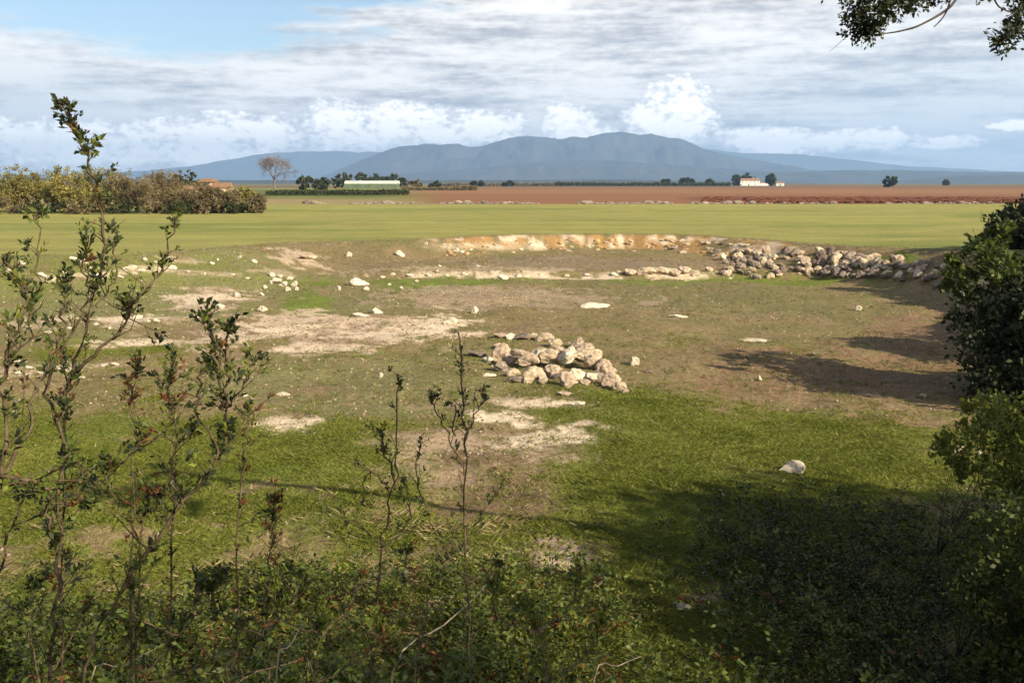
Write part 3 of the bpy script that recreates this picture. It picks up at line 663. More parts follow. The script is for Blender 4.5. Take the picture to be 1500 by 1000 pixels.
# stones bedded in the ochre face of the far rim
bank = empty('stone_facing', gp(860, 365), 'low ochre and cream stone facing of the far rim below the crop field', 'stone facing')
for k in range(110):
    px = random.uniform(645, 1100); t = np.interp(px, [640, 780, 1000, 1100], [358, 350, 350, 358])
    py = t + random.random() * np.interp(px, [640, 800, 1000, 1100], [18, 18, 20, 20])
    w = random.uniform(5, 12)
    o = put_rock(RO if random.random() < .55 else (RW if px < 820 else RK), px, py, w, w * random.uniform(.3, .5), None, None, tilt=.3, sink=.5, name='stone')
    o.parent = bank; o.location = o.location - bank.location
for (px, py, w, h) in [(985, 362, 16, 9), (1000, 366, 12, 8), (1050, 368, 16, 8), (1085, 366, 18, 10), (1060, 356, 12, 5)]:
    o = put_rock(RG, px, py, w, h, None, None, name='stone'); o.parent = bank; o.location = o.location - bank.location

# wall of pale stones along the far edge of the crop field: each stone a pixel or two
def far_wall():
    g = Geo(); random.seed(3)
    base = rock_mesh('tmp', 3, M_white, sub=1); bv = np.array([v.co for v in base.vertices]); bf = [list(p.vertices) for p in base.polygons]
    root = Vector((-5, 146, 1))
    for k in range(900):
        px = random.uniform(380, 1060) if random.random() < .8 else random.uniform(1060, 1560); Y = 146 + random.uniform(-1.5, 2); x = (px - 750) / F * Y
        if float(vnoise(px * .03, 0, 5)) < .42: continue
        s = random.uniform(.08, .26) * (1 + 1.2 * (random.random() < .12)); z = hz(x, Y)
        g.add(bv * np.array([s * 1.6, s, s * .8]) + np.array([x, Y, z + s * .3]) - np.array(root), bf)
    me = g.mesh('stones', M_grey)
    o = link('field_wall', me, None, root); tag(o, 'very low wall of loose stones between the crop field and ploughed land', 'field wall')
    bpy.data.meshes.remove(base)
far_wall()
# ridge of dark clods thrown up at the edge of the ploughed land
def clods():
    g = Geo(); random.seed(9)
    base = rock_mesh('tmp', 8, None or M_rock, sub=1); bv = np.array([v.co for v in base.vertices]); bf = [list(p.vertices) for p in base.polygons]
    for k in range(1500):
        Y = random.uniform(150, 200); px = random.uniform(1030, 1700); x = (px - 750) / F * Y
        s = random.uniform(.15, .6); z = hz(x, Y)
        g.add(bv * np.array([s * 1.8, s, s * .9]) + np.array([x, Y, z + s * .1]), bf)
    m = simple('red_clods', (.09, .032, .018), (.22, .085, .042), .6, .95, .2)
    o = link('soil_clods', g.mesh('soil_clods', m)); tag(o, 'dark red clods turned up along the near edge of the ploughed land', 'soil clods', kind='stuff')
    bpy.data.meshes.remove(base)
clods()

# ------------------------------------------------------------------ trees and shrubs
def smooth_path(pts, n=5):
    out = []; P = [pts[0]] + pts + [pts[-1]]
    for i in range(1, len(P) - 2):
        for k in range(n):
            t = k / n; a, b, c, d = P[i - 1], P[i], P[i + 1], P[i + 2]
            out.append(.5 * ((2 * b) + (c - a) * t + (2 * a - 5 * b + 4 * c - d) * t * t + (3 * b - a - 3 * c + d) * t ** 3))
    out.append(P[-2]); return out
def make_tree(name, base, clumps, leaf_mat, label, cat, group=None, nleaf=6000, leaf=(.05, .09), wfac=.5, trunk_r=.12, bark=None, forkh=.45, seed=1, twigs=2, droop=.0, stems=1, sides=5, chains=(), nolimb=0):
    """clumps: list of (centre xyz, radius) in world; limbs run from the fork to every clump"""
    rg = np.random.default_rng(seed); rd = random.Random(seed)
    base = Vector(base); root = empty(name, base, label, cat, group)
    bark = bark or M_bark
    cen = sum((Vector(c) for c, r in clumps), Vector()) / len(clumps)
    low = min(c[2] - r for c, r in clumps)
    g = Geo(); forks = []
    for s in range(stems):
        off = Vector((rd.uniform(-.25, .25), rd.uniform(-.25, .25), 0)) * (stems > 1)
        top = base.lerp(cen, forkh) + Vector((rd.uniform(-.1, .1), rd.uniform(-.1, .1), 0)) * trunk_r * 6
        pts = [base + off - Vector((0, 0, .15))]
        for k in range(1, 6):
            t = k / 5; p = (base + off).lerp(top + off * 2, t) + Vector((rd.uniform(-1, 1), rd.uniform(-1, 1), 0)) * trunk_r * .6 * (k < 5); pts.append(p)
        rad = [trunk_r * (1.35, 1.0, .93, .88, .82, .76)[k] for k in range(6)]
        g.tube(pts, rad, 8); forks.append((pts[-1] - Vector((0, 0, trunk_r * .5)), rad[-1]))
    if g.n: link('trunk' if stems == 1 else 'stems', g.mesh('trunk', bark, True), root).location = -base
    gb = Geo(); ends = []
    for (cp, ra, rb) in chains:
        sp_ = smooth_path([Vector(v) for v in cp], 5); gb.tube(sp_, [ra + (rb - ra) * i / (len(sp_) - 1) for i in range(len(sp_))], 6)
    for ci, (c, r) in enumerate(clumps):
        if ci < nolimb: continue
        c = Vector(c); f, fr = forks[ci % len(forks)]
        mid = f.lerp(c, .5) + Vector((rd.uniform(-.2, .2), rd.uniform(-.2, .2), rd.uniform(.05, .3))) * (c - f).length * .35
        pts = [f, f.lerp(mid, .55), mid, mid.lerp(c, .6), c]; r0 = fr * .55
        gb.tube(pts, [r0, r0 * .8, r0 * .55, r0 * .35, r0 * .15], sides)
        for k in range(twigs):
            d = Vector(rg.normal(size=3)).normalized(); s = pts[rd.choice((2, 3))]
            e = c + d * r * .85; m2 = s.lerp(e, .5) + Vector((0, 0, .08 * r)); gb.tube([s, m2, e], [r0 * .3, r0 * .18, r0 * .06], 4)
    link('limbs', gb.mesh('limbs', bark, True), root).location = -base
    vol = np.array([r ** 2 for c, r in clumps]); vol = vol / vol.sum()
    Ps = []; Ds = []
    for (c, r), v in zip(clumps, vol):
        n = max(8, int(nleaf * v))
        # leafy sprays inside each clump, so that it is ragged
        ns = max(3, n // 22)
        sd_ = rg.normal(size=(ns, 3)); sd_ /= np.linalg.norm(sd_, axis=1, keepdims=True)
        rad = r * rg.uniform(.25, 1.12, size=(ns, 1)) ** .7
        sc = np.array(c) + sd_ * rad * np.array([1, 1, .85])
        pick = rg.integers(0, ns, n)
        jit = rg.normal(size=(n, 3)) * (r * .16)
        P = sc[pick] + jit; D = sd_[pick] + rg.normal(size=(n, 3)) * .7 + np.array([0, 0, -droop])
        Ps.append(P); Ds.append(D)
    P = np.concatenate(Ps); D = np.concatenate(Ds)
    Lf = rg.uniform(leaf[0], leaf[1], len(P))
    V, Q = leaf_arrays(P, D, Lf, Lf * wfac, rg)
    link('crown', npmesh('crown', V, Q, leaf_mat), root).location = -base
    return root
def blob(c, rad, n, seed, rr=(.35, .6)):
    """clump centres filling an ellipsoid"""
    rd = random.Random(seed); out = []
    for k in range(n):
        while True:
            v = Vector((rd.uniform(-1, 1), rd.uniform(-1, 1), rd.uniform(-1, 1)))
            if .25 < v.length < 1: break
        out.append(((c[0] + v.x * rad[0], c[1] + v.y * rad[1], c[2] + v.z * rad[2]), rd.uniform(*rr) * min(rad)))
    return out

# right bank shrubs (in view)
def shrub_at(px, py, depth, wpx, hpx, n, seed, label, mat, nleaf, leaf, group=None, name='shrub', basex=0, **kw):
    c = at(px, py, depth); s = depth / F; rad = (wpx * s, wpx * s * .9, hpx * s)
    bx, by = c.x + basex, c.y + .2; b = (bx, by, hz(bx, by))
    return make_tree(name, b, blob(c, rad, n, seed), mat, label, 'shrub', group, nleaf=nleaf, leaf=leaf, seed=seed, **kw)
shrub_at(1462, 388, 19, 124, 50, 19, 3, 'arching round leaved shrub overhanging the stone wall on the right', M_leaf, 3000, (.09, .16), basex=.9, trunk_r=.06, wfac=.75, stems=3, forkh=.5)
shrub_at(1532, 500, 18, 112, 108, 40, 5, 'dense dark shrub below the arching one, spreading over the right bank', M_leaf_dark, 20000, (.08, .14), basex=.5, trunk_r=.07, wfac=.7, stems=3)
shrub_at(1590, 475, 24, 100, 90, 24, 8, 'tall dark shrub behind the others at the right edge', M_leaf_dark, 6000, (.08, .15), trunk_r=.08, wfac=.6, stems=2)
shrub_at(1480, 660, 8.6, 92, 72, 30, 12, 'sunlit yellow green shrub low on the right in front of the turf', M_leaf_y, 6000, (.035, .065), trunk_r=.014, wfac=.6, stems=4, forkh=.3)
shrub_at(1515, 890, 7.0, 108, 180, 60, 14, 'dim leafy shrub filling the lower right corner in shade', M_leaf, 12000, (.028, .06), trunk_r=.016, wfac=.6, stems=4, forkh=.3)

# trees on the bank right of and behind the camera: they throw the shade in the foreground
def bank_tree(x, y, h, rad, n, nleaf, seed, label, leaf=(.09, .16), tr=.16, group='trees on the near bank'):
    z = hz(x, y); c = (x, y, z + h - rad[2] * .9)
    return make_tree('holm_oak', (x, y, z), blob(c, rad, n, seed, (.4, .65)), M_leaf_dark, label, 'tree', group, nleaf=nleaf, leaf=leaf, trunk_r=tr, seed=seed, forkh=.35, twigs=3)

# the oak whose twigs hang into the top right of the view
oz = hz(11.6, 3.0)
oak = blob((12.8, 3.6, 4.4), (3.6, 3.5, 1.9), 70, 31, (.5, .75))
hang = [(at(1262, 10, 6.6), .15), (at(1290, 20, 6.4), .13), (at(1256, 36, 6.5), .09), (at(1276, 48, 6.5), .075), (at(1322, 2, 6.6), .12), (at(1300, -30, 6.6), .24), (at(1370, -45, 6.7), .24),
        (at(1470, 58, 6.2), .07), (at(1488, 36, 6.3), .09), (at(1505, 8, 6.4), .13), (at(1470, -60, 6.7), .26), (at(1240, -45, 6.6), .2)]
A0, A1, A2 = at(1990, -420, 6.2), at(1640, -230, 6.8), at(1420, -110, 6.8)
chains = [([(11.6, 3.0, oz + 1.6), (9.6, 4.6, 5.2), A0, A1, A2, at(1340, -40, 6.7), at(1305, 0, 6.55), at(1272, 50, 6.5)], .075, .004),
          ([A1, at(1560, -90, 6.6), at(1510, -10, 6.4), at(1490, 30, 6.3), at(1465, 68, 6.2)], .025, .003),
          ([A2, at(1405, -20, 6.7), at(1392, 10, 6.6), at(1350, 36, 6.5), at(1318, 46, 6.5), at(1290, 50, 6.5)], .012, .0035),
          ([A2, at(1400, -30, 6.7), at(1386, 18, 6.6), at(1368, 40, 6.5)], .010, .003), ([A2, at(1330, -60, 6.6), at(1265, -20, 6.6), at(1245, 8, 6.6), at(1238, 30, 6.6)], .014, .003),
          ([at(1560, -90, 6.6), at(1462, -30, 6.4), at(1460, 6, 6.3), at(1485, 20, 6.3)], .01, .003), ([at(1305, 0, 6.55), at(1285, 20, 6.5), at(1256, 44, 6.5)], .006, .002)]
def overhanging_oak():
    root = make_tree('holm_oak', (11.6, 3.0, oz), oak, M_leaf_dark, 'holm oak whose leafy twigs hang into the top right corner', 'tree', 'trees on the near bank', nleaf=46000, leaf=(.14, .25), trunk_r=.24, seed=33, forkh=.35, twigs=3)
    g = Geo()
    for (cp, ra, rb) in chains:
        sp_ = smooth_path([Vector(v) for v in cp], 5); g.tube([p - root.location for p in sp_], [ra + (rb - ra) * i / (len(sp_) - 1) for i in range(len(sp_))], 6)
    rd = random.Random(3)
    for (c, r) in hang:                                     # twigs inside each spray
        near = min((Vector(v) for cp, _, _ in chains for v in cp), key=lambda v: (v - c).length)
        for k in range(6):
            e = c + Vector((rd.gauss(0, 1), rd.gauss(0, 1), rd.gauss(0, 1))) * r * .7; g.tube([near - root.location, (near + c) / 2 - root.location, e - root.location], [.004, .003, .0012], 4)
    link('overhanging_branch', g.mesh('overhanging_branch', M_bark, True), root)
    rg = np.random.default_rng(8); Ps = []; Ds = []
    for (c, r) in hang:
        n = int(2600 * r) + 60; ns = max(5, n // 9); sd_ = rg.normal(size=(ns, 3)); sd_ /= np.linalg.norm(sd_, axis=1, keepdims=True)
        sc = np.array(c) + sd_ * r * rg.uniform(.2, 1.1, size=(ns, 1)); pk = rg.integers(0, ns, n); Ps.append(sc[pk] + rg.normal(size=(n, 3)) * .018); Ds.append(sd_[pk] + rg.normal(size=(n, 3)) * .8)
    P = np.concatenate(Ps) - np.array(root.location); D = np.concatenate(Ds); Lf = rg.uniform(.022, .042, len(P)); V, Q = leaf_arrays(P, D, Lf, Lf * .55, rg)
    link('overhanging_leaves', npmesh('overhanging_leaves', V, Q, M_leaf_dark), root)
overhanging_oak()
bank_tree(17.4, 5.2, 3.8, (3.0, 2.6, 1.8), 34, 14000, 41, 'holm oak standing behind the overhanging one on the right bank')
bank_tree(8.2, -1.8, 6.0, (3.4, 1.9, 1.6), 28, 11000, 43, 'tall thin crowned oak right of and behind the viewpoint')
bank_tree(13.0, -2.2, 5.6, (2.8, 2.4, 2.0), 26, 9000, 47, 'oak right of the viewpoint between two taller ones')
bank_tree(-7.0, -4.5, 6.0, (3.2, 2.6, 2.0), 24, 7000, 57, 'unseen oak added left of and behind the viewpoint to dim the bank')  # added out of view to block sky light from the near bank
bank_tree(-1.5, -7.5, 6.6, (3.0, 2.4, 2.0), 24, 7000, 58, 'unseen oak added directly behind the viewpoint to dim the bank')  # also unseen, put in to cut the sky fill on the bank
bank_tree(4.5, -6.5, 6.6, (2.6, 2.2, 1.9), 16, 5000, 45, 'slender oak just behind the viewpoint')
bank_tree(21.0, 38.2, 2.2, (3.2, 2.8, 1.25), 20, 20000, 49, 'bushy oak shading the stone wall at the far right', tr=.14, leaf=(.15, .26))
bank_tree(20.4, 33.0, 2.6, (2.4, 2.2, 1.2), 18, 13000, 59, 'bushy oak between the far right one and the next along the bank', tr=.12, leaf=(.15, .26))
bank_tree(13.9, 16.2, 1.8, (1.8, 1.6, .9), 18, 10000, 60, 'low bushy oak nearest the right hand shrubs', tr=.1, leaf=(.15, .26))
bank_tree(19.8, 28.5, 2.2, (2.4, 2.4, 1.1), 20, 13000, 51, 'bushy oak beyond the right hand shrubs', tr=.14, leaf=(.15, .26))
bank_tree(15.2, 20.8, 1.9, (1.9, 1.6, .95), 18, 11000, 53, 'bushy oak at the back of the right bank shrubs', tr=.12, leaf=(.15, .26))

# hedge of scrub on the left, about a hundred metres off
def far_crown(name, px, ytop, ybase, wpx, mat, label, cat, depth, group=None, nleaf=3500, leaf=(.25, .5), n=14, seed=1, tr=.12, wf=.5, squash=.62, bark=None, lift=.0, twigs=1):
    x = (px - 750) / F * depth; s = depth / F; H_ = (ybase - ytop) * s; z = hz(x, depth)
    zt = CAMZ + (268 - ytop) * s; hh = max(zt - z, .8); rz = hh * squash * .92
    c = (x, depth, zt - rz)
    return make_tree(name, (x, depth, z), blob(c, (wpx * s * .86, wpx * s * .8, rz * .82), n, seed, (.3, .55)), mat, label, cat, group, nleaf=nleaf, leaf=leaf, wfac=wf, trunk_r=tr, seed=seed, forkh=.3, twigs=twigs, bark=bark, sides=4)
hedge = [(-70, 236, 60, M_olive, 'olive green scrub tree cut by the left edge of the hedge', 104), (-10, 238, 58, M_olive, 'dense olive scrub at the far left of the hedge', 103), (55, 240, 46, M_olive, 'yellowish olive scrub second in the hedge', 106),
         (110, 243, 44, M_olive, 'rounded olive scrub right of the yellowish one', 102), (160, 244, 40, M_olive, 'olive scrub where the hedge turns brown', 105), (205, 246, 42, M_brown, 'twiggy brown scrub next to the last olive one', 101),
         (250, 250, 38, M_brown, 'tall brown leafless scrub at the middle of the hedge', 104), (290, 262, 34, M_brown, 'brown scrub in front of the cream farmhouse', 100), (325, 272, 30, M_brown, 'low reddish brown scrub right of the farmhouse', 101),
         (356, 276, 24, M_olive, 'small olive scrub near the right end of the hedge', 103), (378, 282, 16, M_brown, 'smallest brown bush at the right end of the hedge', 101)]
for i, (px, yt, w, mt, lab, dp) in enumerate(hedge):
    far_crown('hedge_shrub', px, yt, 311, w, mt, lab, 'shrub', dp, 'scrub of the left hedge', nleaf=11000, leaf=(.10, .26), n=30, seed=60 + i, squash=.56, tr=.1, wf=.35 if mt is M_brown else .6)
for i, (px, yt, w) in enumerate(sorted([(20, 286, 50), (130, 290, 45), (70, 292, 40), (230, 288, 40), (310, 292, 34), (-40, 285, 45), (180, 293, 34), (270, 294, 30), (350, 295, 26)])):
    far_crown('bramble', px, yt, 312, w, M_brown if i % 2 else M_leaf_far, 'low bramble thicket %s along the foot of the left hedge' % (ORD[i] if i < 8 else 'rightmost'), 'bramble', 98.5 + (i % 3) * .6, 'brambles at the foot of the left hedge', nleaf=2600, leaf=(.12, .3), n=16, seed=80 + i, squash=.6, tr=.04)
# bare tree
def bare_tree(px, ytop, ybase, wpx, depth, label):
    x = (px - 750) / F * depth; s = depth / F; z = hz(x, depth); root = empty('bare_tree', (x, depth, z), label, 'tree')
    rd = random.Random(4); g = Geo(); g2 = Geo(); Ht = (268 - ytop) * s + CAMZ - z
    g.tube([(0, 0, -.2), (.1, 0, Ht * .15), (0, .1, Ht * .3)], [.42, .34, .28], 7)
    def grow(p, d, L, r, lv):
        e = p + d * L; m = p + d * L * .5 + Vector((rd.uniform(-1, 1), rd.uniform(-1, 1), 0)) * L * .05
        (g if lv < 1 else g2).tube([p, m, e], [r, r * .85, r * .65], 5 if lv < 2 else 3)
        if lv >= 6: return
        for k in range(3 if lv < 4 else 3):
            dd = (d + Vector((rd.gauss(0, .45), rd.gauss(0, .45), rd.gauss(.08, .5)))).normalized()
            grow(e if k else p.lerp(e, .75), dd, L * rd.uniform(.66, .84), r * .56, lv + 1)
    for k in range(5):
        an = k * 1.26; grow(Vector((0, .1, Ht * .28)), Vector((math.cos(an) * .6, math.sin(an) * .6, .7 + .9 * (k % 2))).normalized(), Ht * .19, .20, 1)
    link('trunk', g.mesh('trunk', M_bare), root); link('twigs', g2.mesh('twigs', M_bare), root)
    g3 = [v for v in g2.V]; P = np.concatenate([v[-3:] for v in g3 if True]); P = P[rng.integers(0, len(P), 2600)]
    D = rng.normal(size=P.shape) + np.array([0, 0, .6]); V, Q = leaf_arrays(P, D, rng.uniform(.5, 1.2, len(P)), .07)
    link('fine_twigs', npmesh('fine_twigs', V, Q, M_bare), root)
bare_tree(406, 222, 281, 28, 330, 'leafless purplish grey tree standing right of the hedge')

# far evergreens, hedgerows, lone tree
DK = M_leaf_far
far = [(278, 251, 14, 190, 'dark evergreen showing over the hedge beside the farmhouse'), (262, 256, 8, 195, 'small dark evergreen left of the farmhouse'), (291, 254, 8, 190, 'dark evergreen touching the farmhouse gable'),
       (452, 258, 16, 420, 'dark evergreen at the left end of the distant grove'), (478, 257, 16, 430, 'second evergreen from the left in the distant grove'), (505, 255, 17, 520, 'broad evergreen behind the long shed, left part'),
       (535, 253, 18, 540, 'tallest evergreen behind the long shed'), (562, 254, 16, 540, 'evergreen behind the right part of the shed'), (586, 257, 13, 530, 'last evergreen at the right end of the grove'),
       (612, 263, 14, 560, 'brownish bush right of the long shed'), (640, 265, 14, 560, 'low bush between the shed and ploughed land'),
       (1003, 262, 15, 1000, 'bushy tree left of the white farmhouse'), (1035, 265, 10, 1020, 'small bush nearest the left of the white farmhouse'), (972, 264, 9, 1000, 'small dark bush in the distant hedgerow'),
       (1074, 257, 5, 1060, 'dark narrow tree at the left wall of the white farmhouse'), (1125, 254, 8, 1040, 'green tree against the right end of the white farmhouse'), (1090, 253, 12, 1150, 'olive tree rising behind the white farmhouse'),
       (1297, 259, 8.5, 700, 'lone dark round tree on the green strip at the right'), (1378, 265, 5, 1200, 'tiny dark bush far right on the plain'),
       (700, 265, 10, 900, 'low dark tree on the skyline left of the hedgerow'), (745, 266, 9, 900, 'small dark tree on the skyline at the middle')]
for i, (px, yt, w, dp, lab) in enumerate(far):
    far_crown('evergreen_tree' if i < 9 else 'field_tree', px, yt, 272, w, M_brown if 'brownish' in lab else DK, lab, 'tree', dp, None, nleaf=1500, leaf=(dp * .0012, dp * .0028), n=12, seed=120 + i, squash=.6 if dp > 200 else .45, tr=.16, wf=.7)
def hedgerow(px0, px1, depth, hgt, label, mat, seed, lf=(1.0, 2.4)):
    x0, x1 = (px0 - 750) / F * depth, (px1 - 750) / F * depth; n = 5200; rg = np.random.default_rng(seed)
    x = rg.uniform(x0, x1, n); top = hgt * (.55 + .8 * fbm(x * .06, x * 0, seed, 3)); z = rg.uniform(0, 1, n) ** .7 * top
    P = np.stack([x - (x0 + x1) / 2, rg.normal(0, 1.2, n), z], 1); V, Q = leaf_arrays(P, rg.normal(size=(n, 3)), rg.uniform(*lf, n), lf[0], rg)
    zz = hz((x0 + x1) / 2, depth); root = empty('hedgerow', ((x0 + x1) / 2, depth, zz), label, 'hedgerow')
    link('foliage', npmesh('foliage', V, Q, mat), root)
    g = Geo()
    for k in range(26):
        xx = random.uniform(x0, x1) - (x0 + x1) / 2; g.tube([(xx, 0, -.3), (xx + .2, 0, hgt * .6)], [.15, .06], 4)
    link('stems', g.mesh('stems', M_bark), root)
hedgerow(812, 1066, 960, 2.9, 'long dark hedgerow on the skyline left of the white farmhouse', M_leaf_far, 3)
hedgerow(640, 812, 980, 2.2, 'brownish hedgerow on the skyline above the ploughed land', M_brown, 4)
hedgerow(590, 700, 420, 1.6, 'rough brown hedge right of the long shed', M_brown, 5, (.35, .8))
hedgerow(395, 600, 240, .9, 'low dark green hedge in front of the long shed', M_leaf_far, 6, (.3, .6))

# ------------------------------------------------------------------ buildings
def prism_roof(w, d, h, over=.3):
    g = Geo(); w2, d2 = w / 2 + over, d / 2 + over
    g.add([(-w2, -d2, 0), (w2, -d2, 0), (w2, d2, 0), (-w2, d2, 0), (-w2, 0, h), (w2, 0, h), (-w2, -d2, -.12), (w2, -d2, -.12), (w2, d2, -.12), (-w2, d2, -.12)],
          [[0, 1, 5, 4], [2, 3, 4, 5], [0, 4, 3], [1, 2, 5], [6, 9, 8, 7], [0, 6, 7, 1], [1, 7, 8, 2], [2, 8, 9, 3], [3, 9, 6, 0]]); return g
def house(name, px, depth, w, d, h, rh, wall_m, roof_m, label, rz=0, wins=((-.3, .5), (.3, .5)), door=0, chim=True, annex=None):
    x = (px - 750) / F * depth; z = hz(x, depth); root = empty(name, (x, depth, z), label, 'building'); root.rotation_euler.z = rz
    g = Geo(); g.box((0, 0, h / 2 - .3), (w, d, h + .6))
    g.add([(-w / 2, -d / 2, h), (-w / 2, d / 2, h), (-w / 2, 0, h + rh * .93)], [[0, 1, 2]]); g.add([(w / 2, -d / 2, h), (w / 2, d / 2, h), (w / 2, 0, h + rh * .93)], [[2, 1, 0]])
    link('wall', g.mesh('wall', wall_m), root)
    rf = link('roof', prism_roof(w, d, rh).mesh('roof', roof_m), root, (0, 0, h + .02))
    if chim:
        g = Geo(); g.box((w * .28, 0, rh + .2), (.6, .6, 1.1)); g.box((w * .28, 0, rh + .8), (.75, .75, .14)); link('chimney', g.mesh('chimney', wall_m), rf)
    for (u, v) in wins:
        g = Geo(); g.box((0, 0, 0), (.9, .08, 1.15)); wn = link('window', g.mesh('window', M_bark), root, (u * w, -d / 2 - .03, v * h))
        g = Geo(); g.box((0, -.045, .27), (.38, .03, .48)); g.box((0, -.045, -.27), (.38, .03, .48)); link('pane', g.mesh('pane', M_glass), wn)
    g = Geo(); g.box((0, 0, 0), (1, .1, 2.1)); link('door', g.mesh('door', M_bark), root, (door * w, -d / 2 - .04, 1.05))
    if annex:
        ax, aw, ah = annex; g = Geo(); g.box((ax, -.2, ah / 2 - .3), (aw, d * .9, ah + .6)); link('annex_wall', g.mesh('annex_wall', wall_m), root)
        link('annex_roof', prism_roof(aw, d * .9, .8, .2).mesh('annex_roof', roof_m), root, (ax, -.2, ah + .02))
    return root
house('farmhouse', 311, 175, 1.7, 4.0, 3.1, .5, M_wall_cream, M_roof, 'cream farmhouse half hidden behind the brown scrub of the left hedge', 0, ((.1, .75),), .2, False, annex=(2.3, 2.9, 2.1))
house('outbuilding', 282, 168, 3.0, 3.4, 1.9, .5, M_wall_cream, M_roof, 'low tan outbuilding left of the cream farmhouse', 0, ((-.2, .6), (.2, .6)), 0, False)
house('farmhouse', 1090, 1070, 25, 9, 5.4, 2.4, M_wall_white, M_roof, 'white farmhouse with tiled roof among trees on the skyline', .06, ((-.4, .7), (-.25, .7), (-.08, .7), (.1, .7), (.28, .7), (.42, .7), (-.3, .25), (.3, .25)), .02, True, annex=(17.5, 9, 3.0))
house('outbuilding', 1137, 1030, 8, 6, 3.0, 1.2, M_wall_white, M_roof, 'small white outbuilding right of the white farmhouse', 0, ((-.25, .55), (.25, .55)), 0, False)
def shed():
    depth = 500; x = (548 - 750) / F * depth; z = hz(x, depth); root = empty('greenhouse', (x, depth, z), 'long low greenhouse with a pale roof in front of the dark grove', 'greenhouse')
    w, d, h = 26, 9, 2.4
    g = Geo(); g.box((0, 0, h / 2 - .2), (w, d, h + .4)); link('wall', g.mesh('wall', M_greenwall), root)
    g = Geo(); n = 10
    V = []; Fc = []
    for s in (-1, 1):
        for k in range(n + 1):
            a = math.pi * k / n; V.append((s * (w / 2 + .2), -math.cos(a) * (d / 2 + .1), h + .02 + math.sin(a) * 1.5))
    for k in range(n): Fc.append([k, n + 1 + k, n + 2 + k, k + 1])
    Fc.append(list(range(n + 1))); Fc.append(list(range(n + 1, 2 * n + 2))[::-1]); g.add(V, Fc); link('roof', g.mesh('roof', M_plastic), root)
    for k in range(9):
        g = Geo(); g.box((0, 0, 0), (.14, .1, h)); link('post', g.mesh('post', M_greenwall), root, (-w / 2 + 1.4 + k * 2.9, -d / 2 - .06, h / 2))
shed()

# ------------------------------------------------------------------ turf: short tufts over the basin floor
def tuft_mesh(name, n, h, spread, mat, width=.006, seed=0, lean=.5, segs=1):
    rg = np.random.default_rng(seed); P = np.stack([rg.normal(0, spread, n), rg.normal(0, spread, n), np.full(n, -.01)], 1)
    D = np.stack([rg.normal(0, lean, n), rg.normal(0, lean, n), np.ones(n)], 1); L = h * rg.uniform(.5, 1.1, n)
    D /= np.linalg.norm(D, axis=1, keepdims=True)
    S = np.cross(D, rg.normal(size=(n, 3))); S /= np.linalg.norm(S, axis=1, keepdims=True)
    V = np.empty((n, 4, 3)); V[:, 0] = P - S * width * .5; V[:, 1] = P + S * width * .5
    bend = D * [1, 1, 0]; V[:, 3] = P + D * (L * .55)[:, None] - S * width * .4; V[:, 2] = P + D * L[:, None] + bend * (L * .5)[:, None]
    return npmesh(name, V.reshape(-1, 3), np.arange(n * 4).reshape(n, 4), mat)
def proto(name, me):
    """mesh used only through a node group; not linked to the scene"""
    return bpy.data.objects.new(name, me)
def scatter(name, P, rot, sc, meshes, label, cat, pick=None):
    n = len(P); me = bpy.data.meshes.new(name + '_points'); me.vertices.add(n); me.vertices.foreach_set('co', np.asarray(P, np.float32).ravel())
    a = me.attributes.new('rz', 'FLOAT', 'POINT'); a.data.foreach_set('value', np.asarray(rot, np.float32))
    a = me.attributes.new('sc', 'FLOAT', 'POINT'); a.data.foreach_set('value', np.asarray(sc, np.float32))
    o = link(name, me); tag(o, label, cat, kind='stuff')
    ng = bpy.data.node_groups.new(name, 'GeometryNodeTree'); ng.interface.new_socket('Geometry', in_out='INPUT', socket_type='NodeSocketGeometry'); ng.interface.new_socket('Geometry', in_out='OUTPUT', socket_type='NodeSocketGeometry')
    N = ng.nodes.new; L = ng.links.new; gi = N('NodeGroupInput'); go = N('NodeGroupOutput')
    mp = N('GeometryNodeMeshToPoints'); L(gi.outputs[0], mp.inputs['Mesh'])
    ip = N('GeometryNodeInstanceOnPoints'); L(mp.outputs[0], ip.inputs['Points'])
    jn = N('GeometryNodeGeometryToInstance')
    for m in meshes:
        oi = N('GeometryNodeObjectInfo'); oi.inputs['Object'].default_value = proto(m.name, m); L(oi.outputs['Geometry'], jn.inputs[0])
    L(jn.outputs[0], ip.inputs['Instance']); ip.inputs['Pick Instance'].default_value = True
    an = N('GeometryNodeInputNamedAttribute'); an.data_type = 'FLOAT'; an.inputs[0].default_value = 'rz'
    cx = N('ShaderNodeCombineXYZ'); L(an.outputs[0], cx.inputs[2]); e2 = N('FunctionNodeEulerToRotation'); L(cx.outputs[0], e2.inputs[0]); L(e2.outputs[0], ip.inputs['Rotation'])
    as_ = N('GeometryNodeInputNamedAttribute'); as_.data_type = 'FLOAT'; as_.inputs[0].default_value = 'sc'; L(as_.outputs[0], ip.inputs['Scale'])
    L(ip.outputs[0], go.inputs[0])
    md = o.modifiers.new('scatter', 'NODES'); md.node_group = ng; return o
def pick_verts(w, n, seed):
    rg = np.random.default_rng(seed); p = w / w.sum(); return rg.choice(len(w), size=n, p=p)
_r = np.hypot(GX, GY); _az = np.abs(np.degrees(np.arctan2(GX, GY)))
area = (_r ** 2)                       # cell area grows with distance squared
def scatter_on_ground(name, w, n, seed, meshes, label, cat, smin, smax, jit=.012):
    ii = pick_verts(w, n, seed); rg = np.random.default_rng(seed + 1)
    x = GX[ii] + rg.normal(0, 1, n) * _r[ii] * jit * .5; y = GY[ii] + rg.normal(0, 1, n) * _r[ii] * jit
    z = H(x, y)[0]; return scatter(name, np.stack([x, y, z], 1), rg.uniform(0, 6.28, n), rg.uniform(smin, smax, n) , meshes, label, cat)
